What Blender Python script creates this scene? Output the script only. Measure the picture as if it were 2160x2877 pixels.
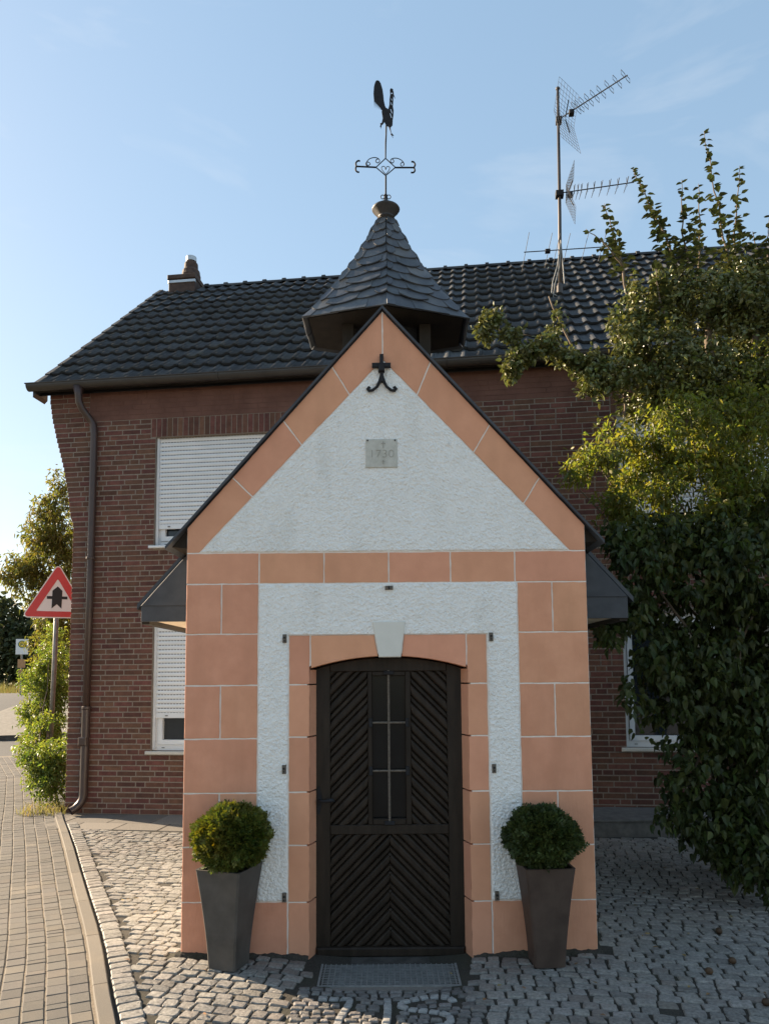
import bpy, bmesh, math, random
from mathutils import Vector, Matrix, noise
random.seed(11)
for o in list(bpy.data.objects): bpy.data.objects.remove(o)
scene = bpy.context.scene
col = scene.collection
rad = math.radians
R = random.random
def U(a, b): return random.uniform(a, b)

# ------------------------------------------------------------------ camera
EYE = 1.62; PITCH = math.atan(183 / 2078.); ROLL = 0.0077
fwd = Vector((0, math.cos(PITCH), math.sin(PITCH))); up0 = Vector((0, -math.sin(PITCH), math.cos(PITCH))); rt0 = Vector((1, 0, 0))
rt = rt0 * math.cos(ROLL) - up0 * math.sin(ROLL); upv = rt0 * math.sin(ROLL) + up0 * math.cos(ROLL)
cd = bpy.data.cameras.new('camera'); cam = bpy.data.objects.new('camera', cd); col.objects.link(cam)
cam.matrix_world = Matrix(((rt.x, upv.x, -fwd.x, 0), (rt.y, upv.y, -fwd.y, 0), (rt.z, upv.z, -fwd.z, EYE), (0, 0, 0, 1)))
cd.sensor_fit = 'VERTICAL'; cd.sensor_height = 36; cd.lens = 2078 / 2877 * 36; cd.shift_y = 271 / 2877
cd.clip_start = 0.05; cd.clip_end = 2000
scene.camera = cam

# ------------------------------------------------------------------ light
SUN_AZ = 62.0      # degrees left of the view direction (+Y)
SUN_EL = 23.0
w = bpy.data.worlds.new('World'); scene.world = w; w.use_nodes = True
nt = w.node_tree; nt.nodes.clear()
out = nt.nodes.new('ShaderNodeOutputWorld'); bg = nt.nodes.new('ShaderNodeBackground')
sky = nt.nodes.new('ShaderNodeTexSky'); sky.sky_type = 'NISHITA'; sky.sun_disc = False
sky.sun_elevation = rad(SUN_EL); sky.sun_rotation = rad(-SUN_AZ); sky.altitude = 60
sky.air_density = 1.0; sky.dust_density = 0.45; sky.ozone_density = 0.6
# thin high cirrus over the whole sky
tc = nt.nodes.new('ShaderNodeTexCoord'); mp = nt.nodes.new('ShaderNodeMapping')
mp.inputs['Rotation'].default_value = (0, 0.35, 0.5); mp.inputs['Scale'].default_value = (1.3, 1.3, 4.2)
cn = nt.nodes.new('ShaderNodeTexNoise'); cn.inputs['Scale'].default_value = 2.1; cn.inputs['Detail'].default_value = 7; cn.inputs['Roughness'].default_value = 0.55; cn.inputs['Distortion'].default_value = 0.7
cr = nt.nodes.new('ShaderNodeValToRGB'); cr.color_ramp.elements[0].position = 0.53; cr.color_ramp.elements[0].color = (0, 0, 0, 1); cr.color_ramp.elements[1].position = 0.85; cr.color_ramp.elements[1].color = (0.45, 0.45, 0.45, 1)
gm = nt.nodes.new('ShaderNodeGamma'); gm.inputs['Gamma'].default_value = SKY_GAMMA = 0.45
mix = nt.nodes.new('ShaderNodeMix'); mix.data_type = 'RGBA'; mix.inputs[7].default_value = (2.0, 2.05, 2.1, 1)
nt.links.new(tc.outputs['Generated'], mp.inputs['Vector']); nt.links.new(mp.outputs['Vector'], cn.inputs['Vector'])
nt.links.new(cn.outputs['Fac'], cr.inputs['Fac']); nt.links.new(cr.outputs['Color'], mix.inputs[0])
sat = nt.nodes.new('ShaderNodeHueSaturation'); sat.inputs['Saturation'].default_value = 1.52; sat.inputs['Hue'].default_value = 0.496
nt.links.new(sky.outputs['Color'], gm.inputs['Color']); nt.links.new(gm.outputs['Color'], sat.inputs['Color']); nt.links.new(sat.outputs['Color'], mix.inputs[6])
nt.links.new(mix.outputs[2], bg.inputs['Color']); bg.inputs['Strength'].default_value = 0.15
nt.links.new(bg.outputs['Background'], out.inputs['Surface'])
sl = bpy.data.lights.new('sun', 'SUN'); sun = bpy.data.objects.new('sun', sl); col.objects.link(sun)
sl.energy = 5.0; sl.angle = rad(0.6); sl.color = (1.0, 0.80, 0.57)
sv = Vector((-math.sin(rad(SUN_AZ)) * math.cos(rad(SUN_EL)), math.cos(rad(SUN_AZ)) * math.cos(rad(SUN_EL)), math.sin(rad(SUN_EL))))
sun.rotation_euler = sv.to_track_quat('Z', 'Y').to_euler(); sun.location = sv * 40
vs = scene.view_settings; vs.view_transform = 'Standard'; vs.look = 'None'; vs.gamma = 1; vs.use_curve_mapping = False
vs.exposure = 1.72
scene.cycles.max_bounces = 6; scene.cycles.transparent_max_bounces = 4
scene.cycles.use_denoising = True

# ------------------------------------------------------------------ materials
MAT = {}
def surf(name, c1, c2=None, scale=8, rough=0.8, bump=0.0, bscale=60, var=0.0, stretch=(1, 1, 1), bstretch=None, spec=0.3, metal=0.0, detail=5, ramp=(0.35, 0.65), c3=None, c3scale=2, c3amt=0.5, c3st=(1, 1, 1), bdist=0.01, hue=0.0, trans=0.0, tval=1.9):
    """procedural surface: two colours mixed by noise, optional third colour in large patches, random value per piece, bump"""
    if name in MAT: return MAT[name]
    m = bpy.data.materials.new(name); m.use_nodes = True; n = m.node_tree; N = n.nodes; L = n.links; N.clear()
    o = N.new('ShaderNodeOutputMaterial'); b = N.new('ShaderNodeBsdfPrincipled')
    b.inputs['Roughness'].default_value = rough; b.inputs['Metallic'].default_value = metal; b.inputs['Specular IOR Level'].default_value = spec
    tc = N.new('ShaderNodeTexCoord'); oi = N.new('ShaderNodeObjectInfo'); ge = N.new('ShaderNodeNewGeometry')
    off = N.new('ShaderNodeVectorMath'); off.operation = 'MULTIPLY_ADD'
    cx = N.new('ShaderNodeCombineXYZ'); 
    for i in range(3): L.new(oi.outputs['Random'], cx.inputs[i])
    L.new(cx.outputs[0], off.inputs[0]); off.inputs[1].default_value = (13.7, 7.3, 5.1); L.new(tc.outputs['Object'], off.inputs[2])
    def mapped(st):
        mm = N.new('ShaderNodeMapping'); mm.inputs['Scale'].default_value = st; L.new(off.outputs[0], mm.inputs['Vector']); return mm.outputs[0]
    nz = N.new('ShaderNodeTexNoise'); nz.inputs['Scale'].default_value = scale; nz.inputs['Detail'].default_value = detail; nz.inputs['Roughness'].default_value = 0.6
    L.new(mapped(stretch), nz.inputs['Vector'])
    rp = N.new('ShaderNodeValToRGB'); rp.color_ramp.elements[0].position = ramp[0]; rp.color_ramp.elements[1].position = ramp[1]
    rp.color_ramp.elements[0].color = (*c1, 1); rp.color_ramp.elements[1].color = (*(c2 or c1), 1)
    L.new(nz.outputs['Fac'], rp.inputs['Fac']); colr = rp.outputs['Color']
    if c3:
        n3 = N.new('ShaderNodeTexNoise'); n3.inputs['Scale'].default_value = c3scale; n3.inputs['Detail'].default_value = 6
        L.new(mapped(c3st), n3.inputs['Vector'])
        r3 = N.new('ShaderNodeMapRange'); r3.inputs[1].default_value = 0.5; r3.inputs[2].default_value = 0.72; r3.inputs[4].default_value = c3amt
        L.new(n3.outputs['Fac'], r3.inputs[0]); m3 = N.new('ShaderNodeMix'); m3.data_type = 'RGBA'; m3.inputs[7].default_value = (*c3, 1)
        L.new(r3.outputs[0], m3.inputs[0]); L.new(colr, m3.inputs[6]); colr = m3.outputs[2]
    if var or hue:
        ad = N.new('ShaderNodeMath'); ad.operation = 'ADD'; L.new(oi.outputs['Random'], ad.inputs[0]); L.new(ge.outputs['Random Per Island'], ad.inputs[1])
        fr = N.new('ShaderNodeMath'); fr.operation = 'FRACT'; L.new(ad.outputs[0], fr.inputs[0])
        hs = N.new('ShaderNodeHueSaturation'); mr = N.new('ShaderNodeMapRange'); mr.inputs[3].default_value = 1 - var; mr.inputs[4].default_value = 1 + var
        L.new(fr.outputs[0], mr.inputs[0]); L.new(mr.outputs[0], hs.inputs['Value'])
        if hue:
            f2 = N.new('ShaderNodeMath'); f2.operation = 'MULTIPLY'; f2.inputs[1].default_value = 7.31; L.new(fr.outputs[0], f2.inputs[0])
            f3 = N.new('ShaderNodeMath'); f3.operation = 'FRACT'; L.new(f2.outputs[0], f3.inputs[0])
            m2 = N.new('ShaderNodeMapRange'); m2.inputs[3].default_value = 0.5 - hue; m2.inputs[4].default_value = 0.5 + hue
            L.new(f3.outputs[0], m2.inputs[0]); L.new(m2.outputs[0], hs.inputs['Hue'])
        L.new(colr, hs.inputs['Color']); colr = hs.outputs['Color']
    L.new(colr, b.inputs['Base Color'])
    if bump:
        bn = N.new('ShaderNodeTexNoise'); bn.inputs['Scale'].default_value = bscale; bn.inputs['Detail'].default_value = 6; bn.inputs['Roughness'].default_value = 0.65
        L.new(mapped(bstretch or (1, 1, 1)), bn.inputs['Vector'])
        bp = N.new('ShaderNodeBump'); bp.inputs['Strength'].default_value = bump; bp.inputs['Distance'].default_value = bdist
        L.new(bn.outputs['Fac'], bp.inputs['Height']); L.new(bp.outputs[0], b.inputs['Normal'])
    last = b.outputs[0]
    if trans:
        tr = N.new('ShaderNodeBsdfTranslucent'); hs2 = N.new('ShaderNodeHueSaturation'); hs2.inputs['Saturation'].default_value = 1.15; hs2.inputs['Value'].default_value = tval
        L.new(colr, hs2.inputs['Color']); L.new(hs2.outputs[0], tr.inputs['Color'])
        mx = N.new('ShaderNodeMixShader'); mx.inputs[0].default_value = trans; L.new(last, mx.inputs[1]); L.new(tr.outputs[0], mx.inputs[2]); last = mx.outputs[0]
    L.new(last, o.inputs['Surface'])
    MAT[name] = m; return m

# ------------------------------------------------------------------ mesh helpers
class MB:
    def __init__(s): s.v = []; s.f = []
    def add(s, vs, fs):
        k = len(s.v); s.v += [tuple(p) for p in vs]; s.f += [tuple(i + k for i in f) for f in fs]; return s
    def box(s, x0, x1, y0, y1, z0, z1):
        return s.add([(x0, y0, z0), (x1, y0, z0), (x1, y1, z0), (x0, y1, z0), (x0, y0, z1), (x1, y0, z1), (x1, y1, z1), (x0, y1, z1)],
                     [(0, 3, 2, 1), (4, 5, 6, 7), (0, 1, 5, 4), (1, 2, 6, 5), (2, 3, 7, 6), (3, 0, 4, 7)])
    def cbox(s, x0, x1, y0, y1, z0, z1, c=0.004):
        """box whose front (y0) edges are chamfered"""
        return s.prism([(x0, z0), (x1, z0), (x1, z1), (x0, z1)], y0, y1, c)
    def prism(s, poly, y0, y1, c=0.0):
        """polygon in x,z (counter-clockwise seen from -y) extruded from y0 (front) to y1"""
        n = len(poly)
        if c:
            q = inset(poly, c)
            vs = [(x, y0, z) for x, z in q] + [(x, y0 + c, z) for x, z in poly] + [(x, y1, z) for x, z in poly]
            fs = [tuple(range(n))]
            for k in (0, 1):
                fs += [((k + 1) * n + i, (k + 1) * n + (i + 1) % n, k * n + (i + 1) % n, k * n + i) for i in range(n)]
            fs.append(tuple(range(3 * n - 1, 2 * n - 1, -1)))
        else:
            vs = [(x, y0, z) for x, z in poly] + [(x, y1, z) for x, z in poly]
            fs = [tuple(range(n))] + [(n + i, n + (i + 1) % n, (i + 1) % n, i) for i in range(n)] + [tuple(range(2 * n - 1, n - 1, -1))]
        return s.add(vs, fs)
    def tube(s, pts, r, n=8, cap=True):
        pts = [Vector(p) for p in pts]; rs = r if isinstance(r, (list, tuple)) else [r] * len(pts)
        rings = []; ref = None
        for i, p in enumerate(pts):
            t = (pts[min(i + 1, len(pts) - 1)] - pts[max(i - 1, 0)])
            if t.length < 1e-9: t = Vector((0, 0, 1))
            t.normalize()
            if ref is None: ref = Vector((0, 0, 1)) if abs(t.z) < 0.9 else Vector((1, 0, 0))
            a = (ref - t * ref.dot(t)); a = a.normalized() if a.length > 1e-6 else t.orthogonal().normalized(); ref = a
            b = t.cross(a)
            rings.append([p + (a * math.cos(2 * math.pi * k / n) + b * math.sin(2 * math.pi * k / n)) * rs[i] for k in range(n)])
        vs = [q for rg in rings for q in rg]; fs = []
        for i in range(len(pts) - 1):
            for k in range(n): fs.append((i * n + k, i * n + (k + 1) % n, (i + 1) * n + (k + 1) % n, (i + 1) * n + k))
        if cap: fs.append(tuple(range(n - 1, -1, -1))); fs.append(tuple((len(pts) - 1) * n + k for k in range(n)))
        return s.add(vs, fs)
    def lathe(s, prof, c=(0, 0, 0), n=20):
        vs = []; fs = []
        for r, z in prof:
            for k in range(n): vs.append((c[0] + r * math.cos(2 * math.pi * k / n), c[1] + r * math.sin(2 * math.pi * k / n), c[2] + z))
        for i in range(len(prof) - 1):
            for k in range(n): fs.append((i * n + k, i * n + (k + 1) % n, (i + 1) * n + (k + 1) % n, (i + 1) * n + k))
        fs.append(tuple(range(n - 1, -1, -1))); fs.append(tuple((len(prof) - 1) * n + k for k in range(n)))
        return s.add(vs, fs)
    def mesh(s, name, smooth=False):
        me = bpy.data.meshes.new(name); me.from_pydata(s.v, [], s.f); me.update()
        if smooth: me.polygons.foreach_set('use_smooth', [True] * len(me.polygons))
        return me
    def build(s, name, m, parent=None, smooth=False, kind=None):
        return obj(name, s.mesh(name, smooth), m, parent, kind)
def obj(name, me, m, parent=None, kind=None, matrix=None):
    o = bpy.data.objects.new(name, me); col.objects.link(o)
    if m and not me.materials: me.materials.append(m)
    if parent: o.parent = parent
    if matrix is not None: o.matrix_basis = matrix
    if kind: o['kind'] = kind
    return o
def inset(poly, d):
    n = len(poly); out = []
    for i in range(n):
        p0, p1, p2 = Vector(poly[i - 1]), Vector(poly[i]), Vector(poly[(i + 1) % n])
        a = (p1 - p0).normalized(); b = (p2 - p1).normalized()
        na = Vector((-a.y, a.x)); nb = Vector((-b.y, b.x)); m = na + nb
        if m.length < 1e-6: out.append(tuple(p1 + na * d)); continue
        m.normalize(); k = d / max(0.35, m.dot(na)); out.append(tuple(p1 + m * k))
    return out
def clip(poly, a, b):
    """keep the part of the polygon on the left of the line a->b"""
    out = []; n = len(poly)
    sd = lambda p: (b[0] - a[0]) * (p[1] - a[1]) - (b[1] - a[1]) * (p[0] - a[0])
    for i in range(n):
        p, q = poly[i], poly[(i + 1) % n]; sp, sq = sd(p), sd(q)
        if sp >= 0: out.append(p)
        if sp * sq < 0:
            t = sp / (sp - sq); out.append((p[0] + (q[0] - p[0]) * t, p[1] + (q[1] - p[1]) * t))
    return out
def clean(poly, eps=0.004):
    q = []
    for p in poly:
        if not q or math.dist(p, q[-1]) > eps: q.append(p)
    if len(q) > 1 and math.dist(q[0], q[-1]) <= eps: q.pop()
    return q
def hull(me_name, pts):
    bm = bmesh.new()
    for p in pts: bm.verts.new(p)
    bmesh.ops.convex_hull(bm, input=bm.verts); me = bpy.data.meshes.new(me_name); bm.to_mesh(me); bm.free(); return me
def flat(loops, depth, name='flat'):
    """filled outline with holes (x,z), extruded along y about 0"""
    cu = bpy.data.curves.new(name, 'CURVE'); cu.dimensions = '2D'; cu.fill_mode = 'BOTH'; cu.extrude = depth / 2
    for lp in loops:
        sp = cu.splines.new('POLY'); sp.points.add(len(lp) - 1); sp.use_cyclic_u = True
        for k, p in enumerate(lp): sp.points[k].co = (p[0], p[1], 0, 1)
    o = bpy.data.objects.new(name, cu); me = bpy.data.meshes.new_from_object(o)
    bpy.data.objects.remove(o); me.transform(Matrix.Rotation(rad(90), 4, 'X')); return me
def text_mesh(body, size, depth, name='lettering', thin=0.0, shear=0.0):
    cu = bpy.data.curves.new(name, 'FONT'); cu.body = body; cu.size = size; cu.extrude = depth / 2; cu.align_x = 'CENTER'; cu.align_y = 'CENTER'; cu.offset = thin
    o = bpy.data.objects.new(name, cu); me = bpy.data.meshes.new_from_object(o)
    bpy.data.objects.remove(o); me.transform(Matrix.Rotation(rad(90), 4, 'X')); return me
def thing(name, label, cat, loc=(0, 0, 0), rotz=0, group=None):
    o = bpy.data.objects.new(name, None); col.objects.link(o); o.empty_display_size = 0.2
    o.location = loc; o.rotation_euler = (0, 0, rotz); o['label'] = label; o['category'] = cat
    if group: o['group'] = group
    return o
def gd(x, y):
    """the yard dips a little in front of the chapel door"""
    t = max(0.0, min(1.0, (y - 3.45) / 0.75)); return -0.048 * math.exp(-((x - 0.02) / 0.52) ** 2) * t * t * (3 - 2 * t) if y < 4.9 else 0.0
def gz(y):
    """the street climbs gently beyond the side road"""
    t = max(0.0, min(1.0, (y - 16) / 15.0)); return 0.9 * (t * t * (3 - 2 * t))
# ================================================================== THE GROUND
M_soil = surf('soil', (0.10, 0.085, 0.06), (0.16, 0.13, 0.085), scale=3, rough=0.95, bump=0.6, bscale=30, bdist=0.02)
M_grass = surf('dry_grass_ground', (0.12, 0.11, 0.045), (0.20, 0.16, 0.07), scale=5, rough=0.95, bump=0.8, bscale=60, bdist=0.03)
M_asphalt = surf('asphalt', (0.13, 0.125, 0.118), (0.185, 0.178, 0.168), scale=180, rough=0.85, bump=0.35, bscale=260, bdist=0.004, c3=(0.16, 0.15, 0.14), c3scale=0.7)
M_joint = surf('joint_sand', (0.034, 0.030, 0.025), (0.075, 0.066, 0.053), scale=120, rough=0.95, bump=0.9, bscale=220, bdist=0.006, c3=(0.05, 0.055, 0.03), c3scale=3, c3amt=0.5)
M_pjoint = surf('paver_joint', (0.15, 0.125, 0.095), (0.24, 0.20, 0.15), scale=60, rough=0.95, bump=0.6, bscale=160, bdist=0.004)
M_cobble = surf('granite_cobble', (0.15, 0.14, 0.127), (0.285, 0.268, 0.243), scale=60, rough=0.62, bump=0.75, bscale=70, bdist=0.006, var=0.22, hue=0.012, spec=0.4, c3=(0.24, 0.18, 0.135), c3scale=1.2, c3amt=0.35)
M_cobblew = surf('pale_mosaic_stone', (0.25, 0.245, 0.235), (0.36, 0.352, 0.338), scale=50, rough=0.6, bump=0.5, bscale=90, bdist=0.004, var=0.10)
M_mosaic = surf('mosaic_stone', (0.13, 0.12, 0.112), (0.22, 0.205, 0.19), scale=60, rough=0.65, bump=0.7, bscale=90, bdist=0.005, var=0.28, hue=0.02)
M_paver = surf('concrete_paver', (0.084, 0.078, 0.070), (0.148, 0.137, 0.122), scale=240, rough=0.85, bump=0.5, bscale=300, bdist=0.003, var=0.13, hue=0.01, ramp=(0.3, 0.7), c3=(0.20, 0.165, 0.125), c3scale=2.0, c3amt=0.5)
M_edge = surf('edging_concrete', (0.115, 0.102, 0.086), (0.175, 0.156, 0.13), scale=200, rough=0.85, bump=0.4, bscale=260, bdist=0.003, var=0.10, c3=(0.20, 0.165, 0.12), c3scale=3)
M_slab = surf('concrete_slab', (0.14, 0.125, 0.11), (0.21, 0.19, 0.165), scale=150, rough=0.88, bump=0.4, bscale=240, bdist=0.003, var=0.15)
M_ledge = surf('plinth_concrete', (0.11, 0.105, 0.10), (0.17, 0.16, 0.15), scale=12, rough=0.9, bump=0.5, bscale=80, bdist=0.004, c3=(0.06, 0.06, 0.055), c3scale=2.5, c3amt=0.7)

def sheet(name, pts, z, m, sub=None):
    mb = MB(); mb.add([(x, y, z + gz(y)) for x, y in pts], [tuple(range(len(pts)))]); return mb.build(name, m, None, kind='structure')
# one sheet that reaches the horizon, following the climbing street
mb = MB(); ys = [-120, -30, -8, 0, 6, 10, 13, 15, 17, 19, 21, 23, 25, 27, 29, 31, 36, 60, 150, 600]; xs = [-600, -150, -60, -30, -15, -8, 0, 8, 15, 30, 60, 150, 600]
mb.add([(x, y, gz(y) - 0.06) for y in ys for x in xs], [(j * len(xs) + i, j * len(xs) + i + 1, (j + 1) * len(xs) + i + 1, (j + 1) * len(xs) + i) for j in range(len(ys) - 1) for i in range(len(xs) - 1)])
mb.build('ground', M_grass, None, kind='structure')
# asphalt: the street behind the viewer and the side road beyond the pavement
mb = MB(); ys = [9.5, 11, 12, 13, 14, 15, 16, 17, 18, 20, 22, 24, 26, 28, 30, 33]
mb.add([p for y in ys for p in ((-30, y, gz(y) - 0.02), (-3.9 - (y - 9.5) * 0.16, y, gz(y) - 0.02))], [(2 * i, 2 * i + 1, 2 * i + 3, 2 * i + 2) for i in range(len(ys) - 1)])
mb.build('side_road', surf('dark_asphalt', (0.062, 0.06, 0.057), (0.10, 0.096, 0.09), scale=150, rough=0.85, bump=0.3, bscale=200, bdist=0.004), None, kind='structure')
mb = MB(); mb.add([(-60, -40, -0.03), (60, -40, -0.03), (60, 2.2, -0.03), (-60, 2.2, -0.03)], [(0, 1, 2, 3)]); mb.build('street', M_asphalt, None, kind='structure')

# ---- the kerb line between the pavement and the cobbled yard (world x,y from near to far)
KR = [(-1.03, 3.10), (-1.15, 3.36), (-1.291, 3.672), (-1.394, 3.894), (-1.666, 4.511), (-1.871, 4.951), (-2.184, 5.586), (-2.556, 6.35), (-2.924, 7.111), (-3.33, 7.929), (-3.607, 8.473), (-3.829, 8.933)]
class Path:
    def __init__(s, pts):
        s.p = [Vector(q) for q in pts]; s.s = [0]
        for a, b in zip(s.p, s.p[1:]): s.s.append(s.s[-1] + (b - a).length)
        s.len = s.s[-1]
    def at(s, t):
        t = max(0, min(s.len - 1e-6, t)); i = max(k for k in range(len(s.s) - 1) if s.s[k] <= t)
        u = (t - s.s[i]) / (s.s[i + 1] - s.s[i])
        tg = (s.p[i + 1] - s.p[i]).normalized()
        # blend the tangent so that pieces turn smoothly
        nx = (s.p[min(i + 2, len(s.p) - 1)] - s.p[min(i + 1, len(s.p) - 2)]).normalized(); pv = (s.p[i] - s.p[i - 1]).normalized() if i else tg
        tg = (tg * 2 + nx * u + pv * (1 - u)).normalized()
        return s.p[i].lerp(s.p[i + 1], u), tg
kr = Path(KR)
def off(t, d):
    """point at arc t, offset d to the left of the walking direction (towards the pavement)"""
    p, g = kr.at(t); return p + Vector((-g.y, g.x)) * d
ext = Path(KR + [(-4.35, 10.0), (-5.6, 12.5), (-7.4, 15.6)])
def offx(t, d):
    p, g = ext.at(t); return p + Vector((-g.y, g.x)) * d

# ---- pavement of small concrete pavers
pav_ts = [i * 0.3 for i in range(int(ext.len / 0.3) + 1)] + [ext.len]
mb = MB(); a = [offx(t, 0.01) for t in pav_ts]; b = [offx(t, 4.2) for t in pav_ts]
mb.add([(p.x, p.y, -0.0055) for p in a] + [(p.x, p.y, -0.0055) for p in b], [(i, i + 1, len(a) + i + 1, len(a) + i) for i in range(len(a) - 1)])
pavement = mb.build('pavement', M_pjoint, None, kind='structure')
KW = 0.082
def quad_stone(p, h, inset_d, jit=0.0, base=-0.03, tilt=0.0):
    """p: four corners (x,y); slightly domed stone"""
    c = sum((Vector(q) for q in p), Vector((0, 0))) / 4
    ring = []
    for i in range(4):
        a, b = Vector(p[i]), Vector(p[(i + 1) % 4])
        for f in (0.07, 0.5, 0.93): 
            q = a.lerp(b, f); q += Vector((U(-jit, jit), U(-jit, jit)))
            if f == 0.5: q += (q - c) * 0.02
            ring.append(q)
    n = len(ring); tx, ty = U(-tilt, tilt), U(-tilt, tilt)
    zz = lambda q, z: z + (q.x - c.x) * tx + (q.y - c.y) * ty
    top = [c + (q - c) * (1 - inset_d * 2.0) for q in ring]; mid = [c + (q - c) * (1 - inset_d * 0.55) for q in ring]
    vs = [(c.x, c.y, zz(c, h + 0.0015))] + [(q.x, q.y, zz(q, h + U(-.0012, .0012))) for q in top] + [(q.x, q.y, zz(q, h - 0.0055)) for q in mid] + [(q.x, q.y, zz(q, h - 0.014)) for q in ring] + [(q.x, q.y, base) for q in ring]
    fs = [(0, 1 + i, 1 + (i + 1) % n) for i in range(n)]
    for k in range(3):
        o = 1 + k * n; fs += [(o + i, o + n + i, o + n + (i + 1) % n, o + (i + 1) % n) for i in range(n)]
    return vs, fs
def flat_block(p, h, c, base=-0.03, tilt=0.0):
    """flat paver with a small chamfer"""
    cc = sum((Vector(q) for q in p), Vector((0, 0))) / 4; tx, ty = U(-tilt, tilt), U(-tilt, tilt)
    zz = lambda q, z: z + (q.x - cc.x) * tx + (q.y - cc.y) * ty
    q = [Vector(x) for x in inset([tuple(v) for v in p], c)]; p = [Vector(v) for v in p]
    vs = [(v.x, v.y, zz(v, h)) for v in q] + [(v.x, v.y, zz(v, h - c * 0.7)) for v in p] + [(v.x, v.y, base) for v in p]
    fs = [(0, 1, 2, 3)] + [(i, 4 + i, 4 + (i + 1) % 4, (i + 1) % 4) for i in range(4)] + [(4 + i, 8 + i, 8 + (i + 1) % 4, 4 + (i + 1) % 4) for i in range(4)]
    return vs, fs
def lay(name, rest, pieces, m, parent, score, limit=300):
    """the pieces that show largest become objects, the rest one joined part"""
    pieces = [([(x, y, z + gd(x, y)) for x, y, z in vs], fs, c) for vs, fs, c in pieces]
    order = sorted(range(len(pieces)), key=lambda i: score(pieces[i][2])); first = set(order[:limit]); mb = MB()
    for i, (vs, fs, c) in enumerate(pieces):
        if i in first:
            one = MB(); one.add([(x - c[0], y - c[1], z - c[2]) for x, y, z in vs], fs); o = obj(name, one.mesh(name), m, parent); o.location = c
        else: mb.add(vs, fs)
    if mb.v: mb.build(rest, m, parent, kind='stuff')
view = lambda c: math.hypot(c[0], c[1]) + (100 if abs(c[0]) > 0.56 * c[1] or c[1] < 3.35 else 0)
pcs = []; PW, PL = 0.106, 0.118
for j in range(34):
    d0 = KW + 0.012 + j * PW; t = U(0, PL)
    while t < ext.len - PL:
        ln = PL * (0.5 if j in (1, 2) and R() < 0.35 else 1) * U(0.97, 1.03); g = 0.0016; gj = 0.0055
        q = [offx(t + g, d0 + PW - gj), offx(t + g, d0 + gj * 0.6), offx(t + ln - g, d0 + gj * 0.6), offx(t + ln - g, d0 + PW - gj)]
        c = sum(q, Vector((0, 0))) / 4
        if c.y > 3.0 and c.x > -0.78 * c.y - 0.6 and c.y < 15.2:
            vs, fs = flat_block(q, U(-0.0015, 0.0015), 0.004, tilt=0.012); pcs.append((vs, fs, (c.x, c.y, 0)))
        t += ln
lay('paver', 'paver_field', pcs, M_paver, pavement, view)
# edging stones
t = 0.18
while t < kr.len - 0.1:
    ln = min(U(0.78, 0.92), kr.len - t - 0.005); n = 7; mb = MB(); vs = []
    for k in range(n + 1):
        tt = t + 0.003 + (ln - 0.006) * k / n; a = off(tt, 0.004); b = off(tt, KW)
        for p, z in ((a, -0.04), (a, 0.012), (off(tt, 0.010), 0.017), (off(tt, KW - 0.006), 0.017), (b, 0.012), (b, -0.04)): vs.append((p.x, p.y, z))
    fs = [(k * 6 + i, k * 6 + i + 1, (k + 1) * 6 + i + 1, (k + 1) * 6 + i) for k in range(n) for i in range(5)] + [(0, 1, 2, 3, 4, 5), tuple(n * 6 + i for i in range(5, -1, -1))]
    mb.add(vs, fs); mb.build('edging_stone', M_edge, pavement); t += ln

# ---- cobbled yard
mb = MB()
edge = [off(i * 0.3, 0.0) for i in range(int(kr.len / 0.3) + 1)]
xs = [-6, -4, -3, -2.4, -2] + [-1.8 + 0.1 * k for k in range(37)] + [2, 2.5, 3, 4, 6, 12]; ys = [2.2, 2.6, 3.0] + [3.3 + 0.08 * k for k in range(21)] + [5.1, 5.5, 6, 7, 8, 9]
nx = len(xs); mb.add([(x, y, -0.0075 + gd(x, y)) for y in ys for x in xs], [(j * nx + i, j * nx + i + 1, (j + 1) * nx + i + 1, (j + 1) * nx + i) for j in range(len(ys) - 1) for i in range(nx - 1)])
yard = mb.build('cobbled_yard', M_joint, None, kind='structure')
def kerb_x(y):
    for a, b in zip(KR, KR[1:]):
        if a[1] <= y <= b[1]: return a[0] + (b[0] - a[0]) * (y - a[1]) / (b[1] - a[1])
    return KR[0][0] if y < KR[0][1] else KR[-1][0]
CH_L, CH_R, CH_Y0, CH_Y1 = -1.215, 1.24, 4.44, 6.95
pcs = []
# border row along the edging
t = 0.02
while t < kr.len - 0.75:
    ln = U(0.070, 0.098); g = 0.004
    q = [off(t + g, -0.016), off(t + g, -0.128 + U(-.008, .008)), off(t + ln - g, -0.128 + U(-.008, .008)), off(t + ln - g, -0.016)]
    c = sum(q, Vector((0, 0))) / 4; q = q[::-1]
    vs, fs = quad_stone(q, 0.006 + U(-.003, .003), 0.07, 0.003, tilt=0.05); pcs.append((vs, fs, (c.x, c.y, 0))); t += ln
# field
ang = rad(-11.5); ca, sa = math.cos(ang), math.sin(ang)
def warp(u, v):
    x = u * ca - v * sa; y = u * sa + v * ca
    k = noise.noise(Vector((x * 0.7, y * 0.7, 3.1))) * 0.10; k2 = noise.noise(Vector((x * 0.7, y * 0.7, 9.4))) * 0.10
    return Vector((x + k, y + k2))
def mosaic(p): return -0.50 < p.x < 0.44 and 3.2 < p.y < 4.06
def blocked(p):
    if CH_L - 0.05 < p.x < CH_R + 0.05 and CH_Y0 - 0.02 < p.y < CH_Y1 + 0.05: return True
    if -0.44 < p.x < 0.47 and 4.06 < p.y < 4.6: return True
    if mosaic(p): return True
    if p.x < kerb_x(p.y) + 0.17: return True
    if p.x > 1.0 and p.y > 7.40: return True
    if p.x <= 1.0 and p.y > 8.0 - (p.x + 3.38) * 0.15: return True
    return p.y < 3.0 or p.x > 4.6
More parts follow.
